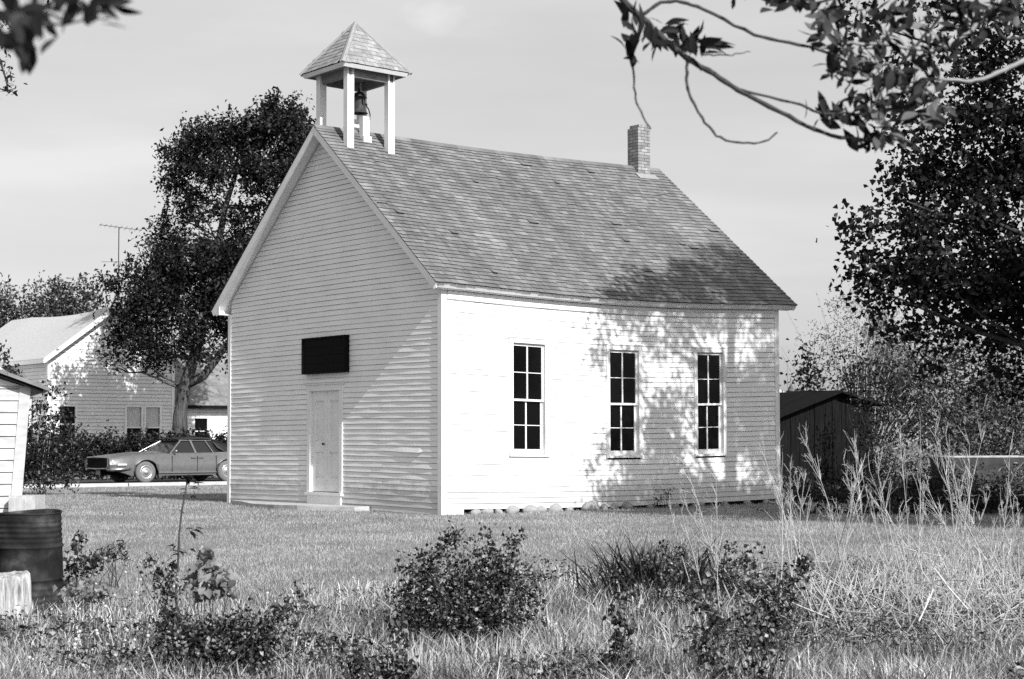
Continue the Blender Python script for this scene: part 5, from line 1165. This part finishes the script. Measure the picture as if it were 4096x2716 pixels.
# sword-leaved clump
def sword(label, px, py, w, Y, n, h, mat, name='sword_leaf_clump'):
    b = np.array(gbase(px, Y)); parts = []
    for _ in range(n):
        dx = rng.normal() * w * .5; p = np.array([dx, rng.normal() * w * .3, -0.02]); a = unit(np.array([dx * .3 + rng.normal() * .13, rng.normal() * .18, 1.0])[None])[0]
        l = h * rng.uniform(.4, 1.15); blade_leaf(parts, p, a, unit(np.array([rng.normal(), rng.normal(), .1])[None])[0], l, rng.uniform(.010, .022), rng.uniform(.3, 1.2))
    V, T_ = merge(parts); o = tri_mesh(name, V, T_, mat); o.location = tuple(b); tag(o, label, 'plant'); return o
sword('dark clump of sword-like leaves right of the middle weed', 1475, 1380, .36, 15.6, 520, .55, M['leaf_iris'])
sword('second darker clump of tall sword leaves among the dry stalks', 1590, 1380, .32, 15.8, 260, .56, M['leaf_iris'])

# dry stalks
def stalk_mesh(seed, h):
    r = np.random.default_rng(seed); mb = MB(); p = np.zeros(3); d = unit(np.array([r.normal() * .13, r.normal() * .13, 1.0])[None])[0]; pts = [p]; n = 9
    for k in range(n): d = unit((d + r.normal(size=3) * np.array([.05, .05, .02]))[None])[0]; pts.append(pts[-1] + d * h / n)
    mb.tube(pts, [.0066 * (1 - .085 * k) for k in range(n + 1)], 5)
    for k in range(r.integers(10, 18)):
        i = r.integers(4, n + 1); s = r.uniform(-1, 1); a = unit(np.array([s * .5 + r.normal() * .15, r.normal() * .35, 1.1])[None])[0]; l = h * r.uniform(.07, .24) * (1.25 - .07 * i)
        q = [pts[i]]
        for m in range(4): a = unit((a + r.normal(size=3) * .05)[None])[0]; q.append(q[-1] + a * l / 4)
        mb.tube(q, [.0024, .0021, .0018, .0014, .0009], 4)
        for m in (1, 2, 3):
            e = q[m] + unit((a + r.normal(size=3) * .6)[None])[0] * l * r.uniform(.2, .5); mb.tube([q[m], (q[m] + e) / 2 + r.normal(size=3) * .006, e], [.0011, .001, .0007], 3)
    me = bpy.data.meshes.new('dry_stalk'); me.from_pydata(mb.v, [], mb.f); me.update(); me.materials.append(M['drystalk']); return me
SMS = [stalk_mesh(70 + k, 1.0) for k in range(9)]
def put_stalk(px, Y, top, tilt, yaw, k, label='pale dry branched weed stalk standing in the thicket at the lower right'):
    b = gbase(px, Y); h = (at(px, top, Y)[2] - b[2]) / max(math.cos(tilt), .3)
    o = bpy.data.objects.new('dry_stalk', SMS[k % 9]); COL.objects.link(o); o.location = b; o.scale = (min(1.1, h), min(1.1, h), h)
    o.rotation_euler = (0, tilt, yaw if abs(tilt) < .05 else 0); tag(o, label, 'dry stalk', 'dry weed stalks at the lower right'); return o
k = 0
for px, Y, top, tl in ((1700, 14.5, 1075, -.38), (1640, 14, 1180, -.25), (1610, 14.4, 1170, -.1), (1720, 15, 1110, -.2), (1830, 15, 1090, .03), (1840, 14.6, 1050, -.06), (1905, 14.6, 1010, -.35), (1960, 15, 1015, -.3), (1990, 15.2, 1030, .02), (1935, 14.8, 1060, .05), (2030, 15, 1060, -.22),
                       (2075, 15, 1050, -.15), (2085, 14.6, 1040, .1), (2105, 15.2, 1030, -.1), (2110, 14.8, 1010, .03), (2130, 15, 1100, .05), (2200, 14.8, 990, -.03), (2215, 14.5, 1010, .06), (2240, 15, 1020, -.08), (2265, 14.8, 1000, -.18), (2300, 15, 1040, .03), (2330, 14.6, 1000, -.2), (2350, 15, 1050, .1), (2150, 15.2, 1080, -.35), (2290, 15, 1100, -.45), (2360, 14.5, 1150, -.6),
                       (1865, 15, 1110, -.12), (1780, 15.4, 1150, .12), (2010, 14.4, 1160, .3), (2180, 14.2, 1120, .25), (2320, 13.8, 1180, .3), (2240, 13.9, 1190, -.3)):
    put_stalk(px, Y, top, tl, rng.uniform(0, 6), k); k += 1
for _ in range(45):
    Y = rng.uniform(12.5, 15.6); px = rng.uniform(1560, 2400) if rng.random() < .3 else rng.uniform(1850, 2400); put_stalk(px, Y, rng.uniform(1080, 1330), rng.normal() * .2, rng.uniform(0, 6), k); k += 1
# broken straw lying in the thicket: a tangle nobody could count
mb = MB()
for _ in range(1300):
    px = rng.triangular(1700, 2250, 2450); Y = rng.uniform(12.3, 16.5); c = at(px, 1300, Y); z = G(c[0], c[1]) + abs(rng.normal()) * .15 + .02
    w3 = 1.9 if rng.random() < .16 else rng.uniform(.7, 1.1); t = rng.uniform(0, PI); l = rng.uniform(.12, .5); up = rng.normal() * .45 if rng.random() < .6 else rng.uniform(.4, 2.2)
    d = np.array([math.cos(t), math.sin(t), up]); d /= np.linalg.norm(d); p = np.array([c[0], c[1], z]); mb.tube([p, p + d * l * .5 + rng.normal(size=3) * .012, p + d * l], [.0038 * w3, .0034 * w3, .0022 * w3], 4, False)
for _ in range(170):
    px = rng.uniform(200, 1700); Y = rng.uniform(10.3, 16); c = at(px, 1300, Y); p = np.array([c[0], c[1], G(c[0], c[1])]); d = unit(np.array([rng.normal() * .35, rng.normal() * .3, 1.0])[None])[0]; l = rng.uniform(.12, .36)
    mb.tube([p, p + d * l * .5, p + d * l + np.array([rng.normal() * .04, 0, -.01])], [.0042, .004, .0025], 4, False)
o = mb.build('straw_litter', M['straw']); tag(o, 'tangle of broken pale straw lying in the grass', 'straw', kind='stuff')

# ------------------------------------------------------------------ grass
def grass(name, n, yr, hfun, wid, mat, seed, segs=2, xlim=None, power=1.6):
    r = np.random.default_rng(seed); u = r.random(n); y0, y1 = yr
    Y = (y0 ** (1 - power) + u * (y1 ** (1 - power) - y0 ** (1 - power))) ** (1 / (1 - power)); X = (r.random(n) * 2 - 1) * (0.335 * Y + 1.5)
    # footprint of the schoolhouse, slab and road stay clear
    q = np.stack([X - OO[0], Y - OO[1]], -1); v_ = q @ VV[:2]; w_ = q @ UV[:2]
    keep = ~((v_ > 0.03) & (v_ < L) & (w_ > 0.08) & (w_ < W)) & ~((v_ > -.8 + .1 * r.normal(size=n) + .15 * np.abs(w_ - 4.6)) & (v_ <= 0.05) & (w_ > 2.4) & (w_ < 7.3))
    h = hfun(X, Y, r); keep &= h > 0.01; X, Y, h = X[keep], Y[keep], h[keep]; n = len(X)
    Z = ground_z(X, Y) - .005; t = r.random(n) * 2 * PI; ln = r.normal(size=(n, 2)) * .32; w = wid * r.uniform(.6, 1.4, n) * (Y / 13) ** .6
    B = np.stack([np.cos(t), np.sin(t), 0 * t], -1) * (w * .5)[:, None]; p0 = np.stack([X, Y, Z], -1)
    if segs == 1:
        tip = p0 + np.stack([ln[:, 0] * h, ln[:, 1] * h, h], -1); V = np.stack([p0 - B, p0 + B, tip], 1).reshape(-1, 3); i = np.arange(n)[:, None] * 3; T = i + np.array([[0, 1, 2]])
    else:
        m = p0 + np.stack([ln[:, 0] * h * .3, ln[:, 1] * h * .3, h * .6], -1); tip = p0 + np.stack([ln[:, 0] * h * 1.15, ln[:, 1] * h * 1.15, h * .98], -1)
        V = np.stack([p0 - B, p0 + B, m - B * .8, m + B * .8, tip], 1).reshape(-1, 3); i = np.arange(n)[:, None] * 5; T = np.concatenate([i + np.array([[0, 1, 3]]), i + np.array([[0, 3, 2]]), i + np.array([[2, 3, 4]])], 0)
    return tri_mesh(name, V, T, mat)
def lump(x, y): return .5 + .25 * np.sin(1.9 * x + .6 * y) * np.cos(1.1 * y - .7 * x) + .25 * np.sin(4.3 * x - 2.1 * y + 1) * np.sin(3.1 * y + .4 * x)
def edge(x, y): # 1 in the rough, 0 on the mown lawn
    lim = 18.2 + 2.0 * np.sin(x * .7 + 1) + np.clip(x - 1.5, 0, 5) * .9
    return np.clip((lim - y) / 3.5, 0, 1)
o = grass('lawn_grass', 520000, (14, 57), lambda x, y, r: np.where((x + 29.1) * -.608 + (y - 40.8) * .794 < -.1, 1, 0) * r.uniform(.018, .045, len(x)) * (1 + .5 * lump(x, y)) * (r.random(len(x)) > .35 * edge(x, y)), .0055, M['lawn'], 1, 1, power=1.35); tag(o, 'short mown lawn grass around the schoolhouse', 'grass', kind='stuff')
o = grass('tall_grass', 125000, (9.3, 22.5), lambda x, y, r: np.where(r.random(len(x)) < edge(x, y), (.07 + .2 * lump(x, y)) * r.uniform(.5, 1.25, len(x)) * (.45 + .55 * edge(x, y)), 0), .0085, M['tall'], 2, 2, power=1.3); tag(o, 'uncut long grass filling the foreground', 'grass', kind='stuff')
def cover(name, n, mat, seed, thr, hmax, size, asp, zone=None):
    r = np.random.default_rng(seed); Y = 9.4 + (r.random(n) ** 1.2) * 11; X = (r.random(n) * 2 - 1) * (0.335 * Y + .5)
    f = .5 + .5 * np.sin(2.3 * X + 1.7 * np.sin(1.3 * Y + seed)) * np.sin(1.9 * Y - 1.1 * np.sin(1.7 * X)); k = (f > thr) & (r.random(n) < edge(X, Y))
    if zone: k &= zone(X, Y, r)
    X, Y, f = X[k], Y[k], f[k]; n = len(X); C = np.stack([X, Y, ground_z(X, Y) + r.random(n) ** 1.5 * hmax * (.3 + .7 * f)], -1); A = r.normal(size=(n, 3)) * [1, 1, .45]; V, T = leaf_tris(C, A, r.normal(size=(n, 3)) * .6 + [0, 0, 1], size * r.uniform(.5, 1.5, n), size * asp * r.uniform(.6, 1.3, n))
    return tri_mesh(name, V, T, mat)
o = cover('weed_cover', 90000, M['leaf_weed'], 5, .62, .2, .045, .55); tag(o, 'low mixed weeds growing through the long grass', 'weeds', kind='stuff')
o = cover('weed_undergrowth', 120000, M['leaf_weed'], 9, .3, .34, .04, .4, lambda x, y, r: (x > 1.6 + .5 * np.sin(y * 2)) & (y > 11.8)); tag(o, 'dark undergrowth beneath the dry stalks', 'weeds', kind='stuff')
# dandelion seed heads
def puff_mesh(seed):
    r = np.random.default_rng(seed); mb = MB(); h = .17; d = np.array([r.normal() * .03, r.normal() * .03, h]); mb.tube([(0, 0, 0), d * .5 + r.normal(size=3) * .006, d], .0022, 4)
    R = .012; n, m = 8, 5
    b = len(mb.v)
    for i in range(m + 1):
        for j in range(n): la = -PI / 2 + PI * i / m; mb.v.append((d[0] + R * math.cos(la) * math.cos(2 * PI * j / n) * r.uniform(.8, 1.15), d[1] + R * math.cos(la) * math.sin(2 * PI * j / n) * r.uniform(.8, 1.15), d[2] + R * math.sin(la)))
    for i in range(m):
        for j in range(n): q = (j + 1) % n; mb.f.append((b + i * n + j, b + i * n + q, b + (i + 1) * n + q, b + (i + 1) * n + j))
    me = bpy.data.meshes.new('dandelion'); me.from_pydata(mb.v, [], mb.f); me.update(); me.materials.append(M['puff']); return me
PM = [puff_mesh(s) for s in range(4)]
for i in range(80):
    Y = rng.uniform(10.6, 17.5); px = rng.uniform(130, 420) if rng.random() < .35 else rng.uniform(0, 1500); c = at(px, 1300, Y); o = bpy.data.objects.new('dandelion', PM[i % 4]); COL.objects.link(o)
    s_ = rng.uniform(.7, 1.15); o.location = (c[0], c[1], G(c[0], c[1])); o.scale = (s_,) * 3; o.rotation_euler = (0, 0, rng.uniform(0, 6)); tag(o, 'white dandelion seed head on a thin stem in the long grass', 'dandelion', 'dandelion seed heads in the grass')
rk = at(1936, 1545, 11.2); o = bpy.data.objects.new('pale_rock', SM[2]); COL.objects.link(o); o.location = (rk[0], rk[1], G(rk[0], rk[1]) + .07); o.scale = (.055, .05, .055); tag(o, 'small pale rock in the grass at the bottom right', 'rock')

# ------------------------------------------------------------------ light, sky, camera
wd = bpy.data.worlds.new('World'); sc.world = wd; wd.use_nodes = True; nt = wd.node_tree
for n in list(nt.nodes): nt.nodes.remove(n)
out = nt.nodes.new('ShaderNodeOutputWorld'); bg = nt.nodes.new('ShaderNodeBackground'); sky = nt.nodes.new('ShaderNodeTexSky')
sky.sky_type = 'NISHITA'; sky.sun_disc = False; sky.sun_elevation = math.asin(SUN[2]); sky.sun_rotation = math.atan2(SUN[0], SUN[1]); sky.air_density = 1.0; sky.dust_density = 2.5; sky.ozone_density = 1.0
bw = nt.nodes.new('ShaderNodeVectorMath'); bw.operation = 'DOT_PRODUCT'; bw.inputs[1].default_value = (0.25, 0.35, 0.40); nt.links.new(sky.outputs[0], bw.inputs[0])
# thin high cloud, in the sky's own directions; black and white film
tc = nt.nodes.new('ShaderNodeTexCoord'); mp = nt.nodes.new('ShaderNodeMapping'); mp.inputs['Scale'].default_value = (2.2, 2.2, 14); mp.inputs['Rotation'].default_value = (0.06, 0.1, 0.3); nz = nt.nodes.new('ShaderNodeTexNoise'); nz.inputs['Scale'].default_value = 1.6; nz.inputs['Detail'].default_value = 7
nt.links.new(tc.outputs['Generated'], mp.inputs[0]); nt.links.new(mp.outputs[0], nz.inputs[0])
r = ramp(nt, [(0.34, 0.95), (0.5, 1.0), (0.68, 1.10)]); nt.links.new(nz.outputs[0], r.inputs[0])
pw = nt.nodes.new('ShaderNodeMath'); pw.operation = 'POWER'; pw.inputs[1].default_value = 0.6; nt.links.new(bw.outputs['Value'], pw.inputs[0])
mu = nt.nodes.new('ShaderNodeMath'); mu.operation = 'MULTIPLY'; nt.links.new(pw.outputs[0], mu.inputs[0]); nt.links.new(r.outputs[0], mu.inputs[1])
d0 = ray(1000, 38); d0 = d0 / np.linalg.norm(d0); sb_ = nt.nodes.new('ShaderNodeVectorMath'); sb_.operation = 'SUBTRACT'; sb_.inputs[1].default_value = tuple(d0); nt.links.new(tc.outputs['Generated'], sb_.inputs[0])
mp2 = nt.nodes.new('ShaderNodeMapping'); mp2.inputs['Rotation'].default_value = (0, 0.4, 0); mp2.inputs['Scale'].default_value = (70, 70, 150); nt.links.new(sb_.outputs[0], mp2.inputs[0]); n5 = nt.nodes.new('ShaderNodeTexNoise'); n5.inputs['Scale'].default_value = 1.3; n5.inputs['Detail'].default_value = 5; nt.links.new(mp2.outputs[0], n5.inputs[0])
le = nt.nodes.new('ShaderNodeVectorMath'); le.operation = 'LENGTH'; nt.links.new(mp2.outputs[0], le.inputs[0]); ma5 = nt.nodes.new('ShaderNodeMath'); ma5.operation = 'MULTIPLY_ADD'; ma5.inputs[1].default_value = -1.6; nt.links.new(n5.outputs[0], ma5.inputs[0]); nt.links.new(le.outputs['Value'], ma5.inputs[2])
mr5 = nt.nodes.new('ShaderNodeMapRange'); mr5.inputs[1].default_value = -0.6; mr5.inputs[2].default_value = 0.7; mr5.inputs[3].default_value = 1.14; mr5.inputs[4].default_value = 1.0; nt.links.new(ma5.outputs[0], mr5.inputs[0])
mu5 = nt.nodes.new('ShaderNodeMath'); mu5.operation = 'MULTIPLY'; nt.links.new(mu.outputs[0], mu5.inputs[0]); nt.links.new(mr5.outputs[0], mu5.inputs[1]); nt.links.new(mu5.outputs[0], bg.inputs[0]); bg.inputs[1].default_value = 0.137; nt.links.new(bg.outputs[0], out.inputs[0])
sl = bpy.data.lights.new('sun', 'SUN'); sl.energy = 2.75; sl.angle = math.radians(0.53); sl.color = (1, 1, 1); so = bpy.data.objects.new('sun', sl); COL.objects.link(so)
so.rotation_euler = Vector(tuple(-SUN)).to_track_quat('-Z', 'Y').to_euler(); so.location = tuple(SUN * 60)
cam = bpy.data.cameras.new('camera'); co = bpy.data.objects.new('camera', cam); COL.objects.link(co); sc.camera = co
cam.sensor_width = 36; cam.lens = F_PX / 4096 * 36; cam.clip_start = 0.05; cam.clip_end = 4000
R0, U0, F0 = np.array([1., 0, 0]), np.array([0, -math.sin(PITCH), math.cos(PITCH)]), np.array([0, math.cos(PITCH), math.sin(PITCH)])
R1 = math.cos(ROLL) * R0 + math.sin(ROLL) * U0; U1 = -math.sin(ROLL) * R0 + math.cos(ROLL) * U0
co.matrix_world = Matrix(((R1[0], U1[0], -F0[0], 0), (R1[1], U1[1], -F0[1], 0), (R1[2], U1[2], -F0[2], CAM_H), (0, 0, 0, 1)))
cam.dof.use_dof = True; cam.dof.focus_distance = 31; cam.dof.aperture_fstop = 8.0
sc.view_settings.view_transform = 'Standard'; sc.view_settings.look = 'None'; sc.view_settings.exposure = 1.15; sc.view_settings.gamma = 1; sc.view_settings.use_curve_mapping = False
sc.cycles.max_bounces = 6; sc.cycles.diffuse_bounces = 3; sc.cycles.transparent_max_bounces = 6; sc.cycles.use_denoising = False
